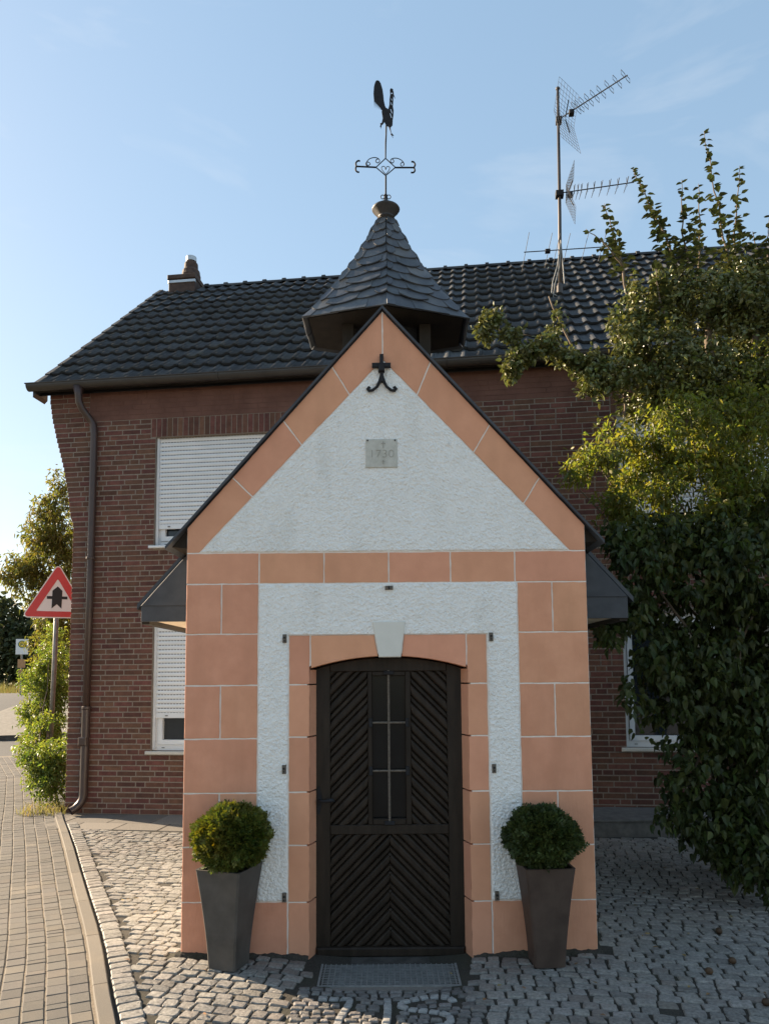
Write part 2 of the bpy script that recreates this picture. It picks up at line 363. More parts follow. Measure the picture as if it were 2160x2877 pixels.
vv = 2.2; row = 0
while vv < 9.6:
    rh = U(0.067, 0.085); uu = -5.2 + U(0, 0.12)
    while uu < 5.5:
        lw = U(0.075, 0.112); gu, gv = U(0.0035, 0.007), U(0.0035, 0.0062)
        sk = U(-0.009, 0.009)
        q = [warp(uu + gu, vv + gv + U(-.0045, .0045)), warp(uu + lw - gu, vv + gv + U(-.0045, .0045)), warp(uu + lw - gu + sk, vv + rh - gv + U(-.0045, .0045)), warp(uu + gu + sk, vv + rh - gv + U(-.0045, .0045))]
        c = sum(q, Vector((0, 0))) / 4
        if not blocked(c) and R() > 0.004:
            vs, fs = quad_stone(q, 0.002 + U(-.004, .004), 0.055, 0.003, tilt=0.06); pcs.append((vs, fs, (c.x, c.y, 0)))
        uu += lw
    vv += rh
lay('cobblestone', 'cobblestone_field', pcs, M_cobble, yard, view)
# mosaic panel of small stones in front of the door, with a figure in pale stones
FIG = [[(0.336, 3.868), (0.315, 3.917), (0.272, 3.944), (0.212, 3.945), (0.156, 3.932), (0.092, 3.904), (0.065, 3.871), (0.063, 3.838), (0.071, 3.805), (0.11, 3.788), (0.159, 3.766), (0.212, 3.751), (0.266, 3.725), (0.292, 3.696), (0.303, 3.660), (0.296, 3.620), (0.266, 3.585), (0.21, 3.56), (0.15, 3.55)],
       [(0, 3.935), (0, 3.72), (-0.017, 3.50)], [(-0.355, 3.912), (-0.19, 3.926), (-0.195, 3.847), (-0.229, 3.66), (-0.24, 3.5)]]
pale = []; fig_paths = []
for fg in FIG:
    pth = Path(fg); fig_paths.append(pth); t = 0
    while t < pth.len - 0.02:
        ln = U(0.050, 0.062); p0, g0 = pth.at(t + 0.004); p1, g1 = pth.at(min(pth.len, t + ln - 0.004)); w2 = 0.019
        n0 = Vector((-g0.y, g0.x)) * w2; n1 = Vector((-g1.y, g1.x)) * w2
        q = [p0 - n0, p1 - n1, p1 + n1, p0 + n0]; c = sum(q, Vector((0, 0))) / 4
        vs, fs = quad_stone(q, 0.005 + U(-.002, .002), 0.10, 0.002, tilt=0.03); pale.append((vs, fs, (c.x, c.y, 0))); t += ln
lay('pale_stone', 'pale_stone_field', pale, M_cobblew, yard, view)
def near_fig(p):
    for pth in fig_paths:
        for a, b in zip(pth.p, pth.p[1:]):
            ab = b - a; k = max(0, min(1, (p - a).dot(ab) / ab.length_squared))
            if (a + ab * k - p).length < 0.043: return True
    return False
pcs = []; yy = 3.2
while yy < 4.02:
    rh = U(0.042, 0.056); xx = -0.49 + U(0, 0.03)
    while xx < 0.40:
        lw = U(0.045, 0.078); g = 0.0045; j = lambda: U(-.004, .004)
        q = [Vector((xx + g + j(), yy + g + j())), Vector((xx + lw - g + j(), yy + g + j())), Vector((xx + lw - g + j(), yy + rh - g + j())), Vector((xx + g + j(), yy + rh - g + j()))]
        c = sum(q, Vector((0, 0))) / 4
        if not near_fig(c):
            vs, fs = quad_stone(q, 0.003 + U(-.004, .003), 0.11, 0.003, tilt=0.06); pcs.append((vs, fs, (c.x, c.y, 0)))
        xx += lw
    yy += rh
lay('mosaic_stone', 'mosaic_stone_field', pcs, M_mosaic, yard, view)

# packed dirt where the cobbles meet the chapel wall, and scattered litter of leaves
mb = MB()
for x0, x1 in ((-1.225, -0.455), (0.50, 1.25)):
    n_ = int((x1 - x0) / 0.012); vs = []
    for k in range(n_ + 1):
        x = x0 + (x1 - x0) * k / n_; h = 0.008 + 0.014 * max(0, noise.noise(Vector((x * 22, 1.7, 0))) + 0.35) + U(0, 0.005); d = 0.035 + 0.03 * noise.noise(Vector((x * 14, 5.7, 0))) + U(-.004, .004)
        g_ = gd(x, 4.45); vs += [(x, 4.452, h + g_), (x, 4.448 - d * 0.4, h * 0.6 + g_), (x, 4.448 - d, -0.008 + g_)]
    mb.add(vs, [(3 * k + j, 3 * k + j + 1, 3 * k + j + 4, 3 * k + j + 3) for k in range(n_) for j in range(2)])
mb.build('dirt_line', M_joint, yard, kind='stuff')
M_litter = surf('leaf_litter', (0.14, 0.085, 0.035), (0.24, 0.16, 0.07), scale=20, rough=0.8, var=0.4, hue=0.03)
mb = MB()
for k in range(90):
    x, y = (U(-2.4, -0.6), U(3.4, 5.6)) if k < 25 else (U(0.3, 3.4), U(3.5, 7.2))
    if CH_L - .1 < x < CH_R + .1 and y > 4.4 or x < kerb_x(y) + 0.1: continue
    a = U(0, 6.28); s = U(0.010, 0.024); c, d = math.cos(a) * s, math.sin(a) * s; z = 0.010 + U(0, 0.004)
    mb.add([(x - c, y - d, z), (x + d * .5, y - c * .5, z + U(0, .008)), (x + c, y + d, z + U(0, .006)), (x - d * .5, y + c * .5, z + U(0, .006))], [(0, 1, 2), (0, 2, 3)])
mb.build('leaf_litter', M_litter, yard, kind='stuff')
# ================================================================== THE CHAPEL (local: x right, y back from the facade, z up)
M_terra = surf('terracotta_paint', (0.625, 0.294, 0.176), (0.70, 0.342, 0.210), scale=7, rough=0.82, bump=0.55, bscale=55, bstretch=(1.0, 1.0, 0.16), bdist=0.006, var=0.05, hue=0.005, c3=(0.52, 0.248, 0.145), c3scale=3.0, c3amt=0.45, c3st=(2.2, 1, 0.45))
M_terrav = surf('terracotta_paint_smooth', (0.64, 0.304, 0.184), (0.70, 0.340, 0.209), scale=6, rough=0.82, bump=0.3, bscale=90, bdist=0.003, var=0.05, hue=0.004, c3=(0.53, 0.255, 0.15), c3scale=3.0, c3amt=0.45, c3st=(2.0, 1, 0.5))
M_line = surf('joint_paint', (0.74, 0.66, 0.58), (0.80, 0.73, 0.66), scale=30, rough=0.85, bump=0.3, bscale=120, bdist=0.003)
M_rough = surf('white_roughcast', (0.90, 0.885, 0.85), (0.93, 0.915, 0.885), scale=10, rough=0.9, bump=0.8, bscale=110, bdist=0.010, c3=(0.74, 0.725, 0.685), c3scale=3.0, c3amt=0.4, c3st=(2.4, 1, 0.5))
n_ = M_rough.node_tree; bp_ = [k for k in n_.nodes if k.type == 'BUMP'][0]; nz_ = bp_.inputs['Height'].links[0].from_node
vo_ = n_.nodes.new('ShaderNodeTexVoronoi'); vo_.feature = 'SMOOTH_F1'; vo_.inputs['Scale'].default_value = 88; vo_.inputs['Randomness'].default_value = 1
n_.links.new(nz_.inputs['Vector'].links[0].from_socket, vo_.inputs['Vector'])
ma_ = n_.nodes.new('ShaderNodeMath'); ma_.operation = 'SUBTRACT'; n_.links.new(nz_.outputs['Fac'], ma_.inputs[0]); n_.links.new(vo_.outputs['Distance'], ma_.inputs[1]); n_.links.new(ma_.outputs[0], bp_.inputs['Height'])
M_key = surf('keystone_paint', (0.66, 0.64, 0.58), (0.70, 0.68, 0.62), scale=9, rough=0.8, bump=0.15, bscale=80, bdist=0.002)
M_plaq = surf('limestone_plaque', (0.47, 0.46, 0.41), (0.56, 0.55, 0.50), scale=25, rough=0.9, bump=0.5, bscale=70, bdist=0.004, c3=(0.36, 0.34, 0.28), c3scale=9, c3amt=0.6)
M_incise = surf('incised_shadow', (0.30, 0.29, 0.25), (0.36, 0.35, 0.31), scale=60, rough=0.95)
M_iron = surf('black_iron', (0.012, 0.012, 0.014), (0.022, 0.022, 0.025), scale=40, rough=0.7, bump=0.3, bscale=90, bdist=0.002, spec=0.25)
M_rust = surf('weathered_bracket', (0.10, 0.085, 0.07), (0.19, 0.16, 0.13), scale=90, rough=0.75, bump=0.3, bscale=150, bdist=0.002, metal=0.2)
M_door = surf('dark_stained_oak', (0.016, 0.0112, 0.0078), (0.029, 0.0205, 0.0145), scale=6, rough=0.5, bump=0.3, bscale=30, stretch=(4, 4, 0.6), bstretch=(3, 3, 0.4), bdist=0.003, var=0.2, spec=0.22)
M_glassd = surf('dark_glass', (0.006, 0.007, 0.008), (0.010, 0.011, 0.012), scale=3, rough=0.15, spec=0.18)
M_slate = surf('roof_slate', (0.050, 0.056, 0.066), (0.082, 0.090, 0.103), scale=9, rough=0.5, bump=0.5, bscale=45, bdist=0.004, var=0.16, hue=0.02, spec=0.5, c3=(0.17, 0.165, 0.155), c3scale=3.0, c3amt=0.55)
M_slatep = surf('slate_panel', (0.036, 0.040, 0.048), (0.055, 0.060, 0.070), scale=6, rough=0.55, bump=0.25, bscale=60, bdist=0.002, c3=(0.085, 0.09, 0.10), c3scale=4, c3amt=0.5)
M_turw = surf('turret_boards', (0.020, 0.016, 0.012), (0.036, 0.028, 0.021), scale=8, rough=0.8, bump=0.4, bscale=40, stretch=(1, 1, 0.2), bdist=0.003, c3=(0.045, 0.035, 0.025), c3scale=3)
M_lead = surf('weathered_lead', (0.040, 0.040, 0.042), (0.065, 0.062, 0.060), scale=10, rough=0.5, bump=0.2, bscale=40, bdist=0.002, metal=0.3, c3=(0.09, 0.065, 0.045), c3scale=4, c3amt=0.5)
M_soff = surf('soffit_boards', (0.55, 0.44, 0.32), (0.64, 0.52, 0.39), scale=10, rough=0.7, stretch=(6, 1, 1))
chapel = thing('chapel', 'small gabled wayside chapel with white roughcast and terracotta painted blocks and slate turret', 'chapel', (0, 4.45, 0))
XL, XR, ZE, ZA, XA = -1.20, 1.225, 2.516, 3.885, 0.0
def outer(x): return ZE + (ZA - ZE) * ((x - XL) / (XA - XL) if x < XA else (XR - x) / (XR - XA))
IL, IR, IZ, IA = -1.122, 1.125, 2.358, 3.563
def inner(x): return IZ + (IA - IZ) * ((x - IL) / (XA - IL) if x < XA else (IR - x) / (IR - XA))
DL, DR, DS, DC = -0.447, 0.490, 1.650, 1.722     # door opening: jambs, spring line, crown
dm = (DL + DR) / 2; hw = (DR - DL) / 2; AR = (hw * hw + (DC - DS) ** 2) / (2 * (DC - DS))
def arch(x): return DC - AR + math.sqrt(AR * AR - (x - dm) ** 2)
NA = 16; arcx = [DL + (DR - DL) * i / NA for i in range(NA + 1)]
# masonry core behind the painted blocks: it shows as the pale joint lines
core = MB(); T = 0.34; J = 0.0045
core.prism([(XL + .003, -.06), (DL - .02, -.06), (DL - .02, DS), (DL - .02, IZ), (XL + .003, IZ)], J, T)
core.prism([(DR + .02, -.06), (XR - .003, -.06), (XR - .003, IZ), (DR + .02, IZ), (DR + .02, DS)], J, T)
core.prism([(DL - .02, DS)] + [(x, arch(x) + 0.02) for x in arcx] + [(DR + .02, DS), (DR + .02, IZ), (DL - .02, IZ)], J, T)
core.prism([(XL + .003, IZ), (XR - .003, IZ), (XR - .003, ZE - .004), (XA, ZA - .004), (XL + .003, ZE - .004)], J, T)
core.build('wall_core', M_line, chapel)
G = 0.0044
BLK = []
def block(poly, m=None, proud=0.0, name='plaster_block', y1=0.05):
    q = inset(poly, G); r_ = []
    for a, b in zip(q, q[1:] + q[:1]):
        n = max(1, int(math.dist(a, b) / 0.035))
        for k in range(n):
            t = k / n; e_ = 0.0 if k == 0 else 0.0016
            r_.append((a[0] + (b[0] - a[0]) * t + U(-e_, e_), a[1] + (b[1] - a[1]) * t + U(-e_, e_)))
    mb = MB(); mb.prism(r_, -proud + U(-.0012, .0012), y1, 0.0026); mb.build(name, m or M_terra, chapel)
rect = lambda x0, x1, z0, z1: [(x0, z0), (x1, z0), (x1, z1), (x0, z1)]
ZQ = [2.168, 1.864, 1.556, 1.240, 0.922, 0.611, 0.297]
WL, WR = -0.760, 0.802
for i in range(6):
    z1, z0 = ZQ[i], ZQ[i + 1]
    if i % 2 == 0:
        block(rect(XL, -0.984, z0, z1)); block(rect(-0.984, WL, z0, z1)); block(rect(WR, 1.014, z0, z1)); block(rect(1.014, XR, z0, z1))
    else:
        block(rect(XL, WL, z0, z1)); block(rect(WR, XR, z0, z1))
FL, FR = -0.577, 0.614
block(rect(XL, FL, -0.07, ZQ[6])); block(rect(FR, XR, -0.07, ZQ[6]))
zf = [ZQ[6] - 0.004, 0.618, 0.925, 1.248, 1.558, 1.856]
jl = [-0.07] + zf
for k in range(len(jl) - 1):
    z0, z1 = jl[k], jl[k + 1]
    if k < len(jl) - 2:
        block(rect(FL, DL, z0, z1), M_terrav, y1=0.24); block(rect(DR, FR, z0, z1), M_terrav, y1=0.24)
    else:
        block(rect(FL, DL, z0, z1), M_terrav); block(rect(DR, FR, z0, z1), M_terrav)
# splayed jambs inside the opening, course by course
for k in range(len(jl) - 1):
    z0, z1 = jl[k] + G, jl[k + 1] - G
    if k == len(jl) - 2: z1 = DS - 0.004
    for xj, s in ((DL, 1), (DR, -1)):
        mb = MB(); x0_, x1_ = xj - s * 0.004, xj + s * 0.026
        mb.add([(x0_, 0.006, z0), (x1_, 0.104, z0), (x0_, 0.104, z0), (x0_, 0.006, z1), (x1_, 0.104, z1), (x0_, 0.104, z1)], [(0, 1, 4, 3), (1, 2, 5, 4), (2, 0, 3, 5), (0, 2, 1), (3, 4, 5)]); mb.build('jamb_block', M_terrav, chapel)
# lintel left and right of the keystone, arched below
KT0, KT1, KB0, KB1, KZ = -0.074, 0.124, -0.036, 0.096, 1.932
la = [x for x in arcx if x < -0.045]; ra = [x for x in arcx if x > 0.105]
kl = lambda z: KB0 + (KT0 - KB0) * (z - DC) / (KZ - DC); krx = lambda z: KB1 + (KT1 - KB1) * (z - DC) / (KZ - DC)
block([(x, arch(x)) for x in la] + [(KB0, arch(KB0)), (kl(1.856), 1.856), (DL, 1.856)], M_terrav, y1=0.12)
block([(KB1, arch(KB1))] + [(x, arch(x)) for x in ra] + [(DR, 1.856), (krx(1.856), 1.856)], M_terrav, y1=0.12)
mb = MB(); mb.prism([(KB0, DC - 0.004), (KB1, DC - 0.004), (KT1, KZ), (KT0, KZ)], -0.014, 0.06, 0.004); mb.build('keystone', M_key, chapel)
# string course
bj = [XL, -0.758, -0.365, 0.027, 0.402, 0.792, XR]
for a, b in zip(bj, bj[1:]): block(rect(a, b, ZQ[0], IZ), M_terrav)
# raking blocks of the gable
vo = [XL, -0.927, -0.616, -0.315, XA]; vi = [IL, -0.800, -0.500, -0.205, XA]
wo = [XR, 0.958, 0.658, 0.298, XA]; wi = [IR, 0.853, 0.553, 0.210, XA]
for k in range(4):
    if k == 0: block([(XL, IZ), (IL, IZ), (vi[1], inner(vi[1])), (vo[1], outer(vo[1])), (XL, ZE)], M_terrav)
    else: block([(vi[k], inner(vi[k])), (vi[k + 1], inner(vi[k + 1])), (vo[k + 1], outer(vo[k + 1])), (vo[k], outer(vo[k]))], M_terrav)
    if k == 0: block([(IR, IZ), (XR, IZ), (XR, ZE), (wo[1], outer(wo[1])), (wi[1], inner(wi[1]))], M_terrav)
    else: block([(wi[k + 1], inner(wi[k + 1])), (wi[k], inner(wi[k])), (wo[k], outer(wo[k])), (wo[k + 1], outer(wo[k + 1]))], M_terrav)
# white roughcast fields: real uneven plaster
def lump(x, z):
    a = noise.noise(Vector((x * 78, 0.3, z * 84))); b = noise.noise(Vector((x * 120, 4.3, z * 120))); c = noise.noise(Vector((x * 16, 8.3, z * 22)))
    return 0.0065 * max(a, -0.2) + 0.0045 * b + 0.0025 * c
def roughfield(strips, name, res=0.0062):
    mb = MB()
    for f0, f1, z0, z1, wmax, et, eb in strips:
        nz = max(2, int((z1 - z0) / res)); nx = max(2, int(wmax / res)); vs = []
        for j in range(nz + 1):
            z = z0 + (z1 - z0) * j / nz; a, b = f0(z), f1(z)
            for i in range(nx + 1):
                x = a + (b - a) * i / nx; e = 0.0 if (i in (0, nx) or (j == 0 and eb) or (j == nz and et)) else 1.0
                jx = noise.noise(Vector((x * 60, 2.2, z * 60))) * 0.003 * (1 - e)
                vs.append((x + jx, (-0.0035 - lump(x, z)) if e else 0.006, z + jx))
        mb.add(vs, [(j * (nx + 1) + i, j * (nx + 1) + i + 1, (j + 1) * (nx + 1) + i + 1, (j + 1) * (nx + 1) + i) for j in range(nz) for i in range(nx)])
    return mb.build(name, M_rough, chapel, smooth=True)
e = 0.003
invL = lambda z: IL + (XA - IL) * (z - IZ) / (IA - IZ); invR = lambda z: IR - (IR - XA) * (z - IZ) / (IA - IZ)
roughfield([(lambda z: invL(z) + e, lambda z: max(invR(z) - e, invL(z) + 2 * e), IZ + 0.002, IA - 0.012, IR - IL, 1, 1)], 'gable_roughcast')
K = lambda v: (lambda z: v)
roughfield([(K(WL), K(FL - .002), ZQ[6] + .001, 1.862, FL - WL, 0, 1), (K(FR + .002), K(WR), ZQ[6] + .001, 1.862, WR - FR, 0, 1), (K(WL), K(WR), 1.858, ZQ[0] - 0.001, WR - WL, 1, 0)], 'panel_roughcast')
# date plaque
mb = MB(); mb.cbox(-0.108, 0.086, -0.012, 0.03, 2.878, 3.058, 0.004); pq = mb.build('date_plaque', M_plaq, chapel)
me = text_mesh('1730', 0.075, 0.003, thin=-0.0022); o = obj('engraved_year', me, M_incise, pq); o.location = (-0.010, -0.0128, 2.962); o.scale = (1.05, 1, 0.95)
for zc, s in ((3.022, 0.020), (2.912, 0.013)):
    mb = MB(); mb.box(-0.003, 0.003, -0.0145, -0.0115, zc - s * 1.1, zc + s); mb.box(-s * 0.6, s * 0.6, -0.0142, -0.0118, zc + s * 0.15, zc + s * 0.45); mb.build('engraved_cross', M_incise, pq)
for x in (-0.096, 0.072):
    mb = MB(); mb.tube([(x, -0.016, 3.048), (x, 0.0, 3.048)], 0.005, 8); mb.build('screw', M_iron, pq)
# iron wall anchor shaped like a cross
x0 = -0.006; mb = MB(); mb.cbox(x0 - 0.012, x0 + 0.011, -0.030, -0.006, 3.415, 3.592, 0.003)
anc = mb.build('wall_anchor', M_iron, chapel)
mb = MB(); mb.cbox(x0 - 0.060, x0 + 0.056, -0.036, -0.014, 3.505, 3.533, 0.003); mb.build('crossbar', M_iron, anc)
mb = MB(); mb.cbox(x0 - 0.020, x0 + 0.018, -0.046, -0.008, 3.478, 3.520, 0.004); mb.build('collar', M_iron, anc)
for s in (-1, 1):
    pts = [(x0 + s * 0.004, -0.02, 3.45), (x0 + s * 0.012, -0.02, 3.42), (x0 + s * 0.030, -0.02, 3.385), (x0 + s * 0.058, -0.02, 3.362), (x0 + s * 0.078, -0.02, 3.360), (x0 + s * 0.088, -0.02, 3.372), (x0 + s * 0.080, -0.02, 3.382), (x0 + s * 0.070, -0.02, 3.377)]
    mb = MB(); mb.tube(pts, [0.010, 0.010, 0.009, 0.009, 0.010, 0.010, 0.009, 0.006], 8); mb.build('scroll', M_iron, anc, smooth=True)
# small metal brackets round the door
for x, z, h in ((-0.600, 1.834, 0), (-0.600, 1.060, 0), (-0.596, 0.325, 0), (0.638, 1.835, 0), (0.640, 1.056, 0), (0.642, 0.325, 0), (0.028, 2.136, 1)):
    a, b = (0.012, 0.026) if not h else (0.024, 0.012)
    mb = MB(); mb.cbox(x - a, x + a, -0.016, 0.0, z - b, z + b, 0.003); br = mb.build('bracket', M_rust, chapel)
    mb = MB(); mb.tube([(x, -0.024, z + b * 0.2), (x, -0.014, z + b * 0.2)], 0.006, 8); mb.tube([(x, -0.022, z - b * 0.5), (x, -0.014, z - b * 0.5)], 0.004, 8); mb.build('bolt', M_iron, br)
# side and back walls
mb = MB(); mb.box(XL + 0.02, XL + 0.30, T, 2.42, 0, 2.30); mb.box(XR - 0.30, XR - 0.02, T, 2.42, 0, 2.30); mb.box(XL + 0.30, XR - 0.30, 2.14, 2.42, 0, 2.30); mb.build('wall', M_rough, chapel)
mb = MB(); mb.prism([(XL + .02, 2.30), (XR - .02, 2.30), (XR - .02, 2.48), (XA, ZA - .06), (XL + .02, 2.48)], 2.14, 2.42); mb.build('gable_wall', M_rough, chapel)
mb = MB(); mb.box(XL + .30, XR - .30, T, 2.14, -0.01, 0.0); mb.build('floor', M_slab, chapel)
# roof: a strip over the front gable, and the wider roof behind with boxed eaves
def slope(x0, x1, y0, y1, th, lift=0.0):
    """slab following the gable slope between x0 and x1 (x0 = ridge side)"""
    f = lambda x: (ZA + lift - (ZA - ZE) / (XA - XL) * abs(x) * 1.0) if x < 0 else (ZA + lift - (ZA - ZE) / (XR - XA) * x)
    m = MB(); vs = []
    for y in (y0, y1):
        for x in (x0, x1): vs += [(x, y, f(x)), (x, y, f(x) + th)]
    a = [(0, 1, 3, 2), (4, 6, 7, 5), (1, 5, 7, 3), (0, 2, 6, 4), (2, 3, 7, 6), (0, 4, 5, 1)]
    m.add(vs, a); return m
for x1 in (-1.325, 1.335):
    m = slope(0, x1, -0.022, 0.36, 0.020, 0.005); m.build('verge_roof', M_slatep, chapel)
    m = slope(0, x1 * 0.985, -0.015, 0.36, 0.018, -0.010 + 0.002); 
    m2 = MB()
    f = (lambda x: ZA - (ZA - ZE) / (XA - XL) * abs(x)) if x1 < 0 else (lambda x: ZA - (ZA - ZE) / XR * x)
    s = -1 if x1 < 0 else 1; xw = XL if x1 < 0 else XR
    # timber lining under the projecting tip
    m2.prism([(xw, f(xw) + 0.008), (x1 - s * 0.02, f(x1 - s * 0.02) + 0.009), (xw, f(x1) + 0.02)] if s > 0 else [(xw, f(x1) + 0.02), (x1 - s * 0.02, f(x1 - s * 0.02) + 0.009), (xw, f(xw) + 0.008)], 0.05, 0.34); m2.build('verge_lining', M_turw, chapel)
for x1, s in ((-1.615, -1), (1.625, 1)):
    slope(0, x1, 0.36, 2.52, 0.034, 0.006).build('roof_slope', M_slatep, chapel)
    xw = XL if s < 0 else XR; f = (lambda x: ZA - (ZA - ZE) / (XA - XL) * abs(x)) if s < 0 else (lambda x: ZA - (ZA - ZE) / XR * x)
    xo = s * 1.582; zb = 1.968; zm = 2.21
    def pan(poly): return poly if s > 0 else [(-a, b) for a, b in poly][::-1]
    aw, ao = abs(xw) - 0.03, 1.582; fz = lambda a: f(s * a)
    mb = MB(); mb.prism(pan([(aw, zb), (ao, zb), (ao, fz(ao) - 0.004), (aw, fz(ao) - 0.004)]), 0.345, 0.365, 0.002); mb.build('eaves_slate', M_slatep, chapel)
    mb = MB(); mb.prism(pan([(aw, fz(ao) - 0.010), (ao, fz(ao) - 0.010), (aw, fz(aw) - 0.012)]), 0.337, 0.352, 0.002); mb.build('eaves_slate', M_slatep, chapel)
    mb = MB(); a, b = sorted((xw - s * 0.02, xo - s * 0.05)); mb.box(a, b, 0.366, 2.42, zb + 0.012, zb + 0.03); mb.build('soffit', M_soff, chapel)
    mb = MB(); a, b = sorted((xo - s * 0.05, xo)); mb.box(a, b, 0.366, 2.42, zb - 0.016, zb + 0.05); mb.build('eaves_beam', M_turw, chapel)
    mb = MB(); a, b = sorted((xo - s * 0.012, xo + s * 0.004)); mb.box(a, b, 0.368, 2.42, zb + 0.05, fz(ao) - 0.002); mb.build('fascia', M_slatep, chapel)
# door
door = MB(); yd = 0.105
dz = lambda z: z if z > 0.70 else 0.052 + (z - 0.0) * (0.70 - 0.052) / 0.70
PX0, PX1 = -0.336, 0.376
def plank_frame(poly, y0=yd, y1=yd + 0.045, name='door_frame'):
    mb = MB(); mb.prism(poly, y0, y1, 0.004); return mb
door = plank_frame([(DL + 0.004, -0.050), (PX0, -0.050), (PX0, arch(PX0) - 0.003), (-0.40, arch(-0.40) - 0.003), (DL + 0.004, arch(DL + 0.004) - 0.003)]).build('door', M_door, chapel)
door['label'] = 'dark oak door with chevron planks and six small panes'
xr_ = [x for x in arcx if x > PX1 + 0.01]
plank_frame([(PX1, -0.050), (DR - 0.004, -0.050)] + [(min(x, DR - 0.004), arch(min(x, DR - 0.004)) - 0.003) for x in reversed(xr_)] + [(PX1, arch(PX1) - 0.003)]).build('stile', M_door, door)
tx = [PX0] + [x for x in arcx if PX0 < x < PX1] + [PX1]
plank_frame([(PX0, 1.634), (PX1, 1.634)] + [(x, arch(x) - 0.003) for x in reversed(tx)]).build('rail', M_door, door)
plank_frame(rect(PX0, PX1, 0.655, 0.712)).build('rail', M_door, door)
mb = MB(); mb.cbox(DL + 0.03, DR - 0.03, yd - 0.028, yd + 0.02, -0.046, 0.006, 0.008); mb.build('weather_board', M_door, door)
for x0, x1 in ((-0.108, -0.080), (0.122, 0.156)): plank_frame(rect(x0, x1, 0.712, 1.634)).build('window_post', M_door, door)
plank_frame(rect(-0.080, 0.122, 0.712, 0.748)).build('window_rail', M_door, door); plank_frame(rect(-0.080, 0.122, 1.606, 1.634)).build('window_rail', M_door, door)
mb = MB(); mb.box(DL + .005, DR - .005, yd + 0.045, yd + 0.06, -0.05, DS); mb.build('backing', M_door, door)
def planks(x0, x1, z0, z1, dirn, pitch, phase=0.0):
    """diagonal moulded boards clipped to a panel; dirn +1 rises to the right"""
    n = Vector((-dirn, 1.0)).normalized(); k = -6.0
    lo = min(n.dot(Vector(p)) for p in ((x0, z0), (x1, z0), (x0, z1), (x1, z1))); hi = max(n.dot(Vector(p)) for p in ((x0, z0), (x1, z0), (x0, z1), (x1, z1)))
    k = lo - pitch + phase; full = pitch; turn_ = 0
    while k < hi:
        pitch = full * (0.64 if turn_ % 2 == 0 else 0.36); turn_ += 1
        poly = [(x0, z0), (x1, z0), (x1, z1), (x0, z1)]
        for d0, d1 in ((k + 0.0005, None), (None, k + pitch - 0.0005)):
            d = d0 if d0 is not None else d1; c = n * d; t = Vector((n.y, -n.x))
            a, b = (c, c + t) if d0 is not None else (c + t, c)
            # left side of a->b must be the inside
            sd = (b.x - a.x) * (n.y) - (b.y - a.y) * (n.x)
            if (sd > 0) != (d0 is not None): a, b = b, a
            poly = clip(poly, tuple(a), tuple(b))
            if len(poly) < 3: break
        poly = clean(poly) if len(poly) >= 3 else poly
        if len(poly) >= 3:
            area = abs(sum(p[0] * q[1] - q[0] * p[1] for p, q in zip(poly, poly[1:] + poly[:1]))) / 2
            if area > 2e-4:
                # three-step moulding: edge, shoulder, crown
                cn = n * (k + pitch / 2)
                def shrink(f): 
                    out = []
                    for p in poly:
                        dd = n.dot(Vector(p)) - (k + pitch / 2); out.append((p[0] - n.x * dd * f, p[1] - n.y * dd * f))
                    return out
                pts = [(x, yd + 0.044, z) for x, z in poly] + ([(x, yd + 0.020, z) for x, z in shrink(0.02)] + [(x, yd + 0.008, z) for x, z in shrink(0.30)] + [(x, yd + 0.005, z) for x, z in shrink(0.60)] if turn_ % 2 else [(x, yd + 0.020, z) for x, z in shrink(0.02)] + [(x, yd + 0.013, z) for x, z in shrink(0.45)])
                obj('plank', hull('plank', pts), M_door, door)
        k += pitch
planks(PX0 + .002, -0.110, 0.714, 1.632, 1, 0.078); planks(0.158, PX1 - .002, 0.714, 1.632, -1, 0.078)
planks(PX0 + .002, 0.0205, 0.008, 0.653, 1, 0.076, 0.03); planks(0.0225, PX1 - .002, 0.008, 0.653, -1, 0.076, 0.03)
for i in range(2):
    for k in range(3):
        zz = [0.748, 1.032, 1.322, 1.606]; xx = [-0.080, 0.021, 0.122]
        mb = MB(); mb.box(xx[i] + .001, xx[i + 1] - .001, yd + 0.034, yd + 0.038, zz[k] + .001, zz[k + 1] - .001); mb.build('pane', M_glassd, door)
mb = MB(); mb.tube([(0.021, yd + 0.004, 0.728), (0.021, yd + 0.004, 1.640)], 0.0075, 8); mb.build('window_bar', M_rust, door)
for z in (1.032, 1.322):
    mb = MB(); mb.tube([(-0.088, yd + 0.004, z), (0.130, yd + 0.004, z)], 0.0065, 8); mb.build('window_bar', M_rust, door)
    for x in (-0.090, 0.132):
        mb = MB(); mb.cbox(x - 0.011, x + 0.011, yd - 0.010, yd + 0.004, z - 0.026, z + 0.026, 0.003); mb.build('bar_plate', M_iron, door)
for z in (0.722, 1.624):
    mb = MB(); mb.cbox(-0.010, 0.052, yd - 0.010, yd + 0.004, z - 0.011, z + 0.012, 0.003); mb.build('bar_plate', M_iron, door)
hp = [(-0.424 + 0.014 * math.cos(a) * (1 + 0.35 * math.cos(3 * a)), 0.86 + 0.085 * math.sin(a)) for a in [i * math.pi / 9 for i in range(18)]]
obj('lock_plate', flat([[(x, z) for x, z in hp]], 0.006), M_iron, door).location = (0.020, yd - 0.004, 0)
mb = MB(); mb.tube([(-0.398, yd - 0.002, 0.862), (-0.398, yd - 0.035, 0.862), (-0.375, yd - 0.042, 0.860), (-0.345, yd - 0.042, 0.864), (-0.318, yd - 0.042, 0.866), (-0.306, yd - 0.040, 0.858)], [0.008, 0.008, 0.008, 0.012, 0.012, 0.005], 8); mb.build('handle', M_iron, door, smooth=True)
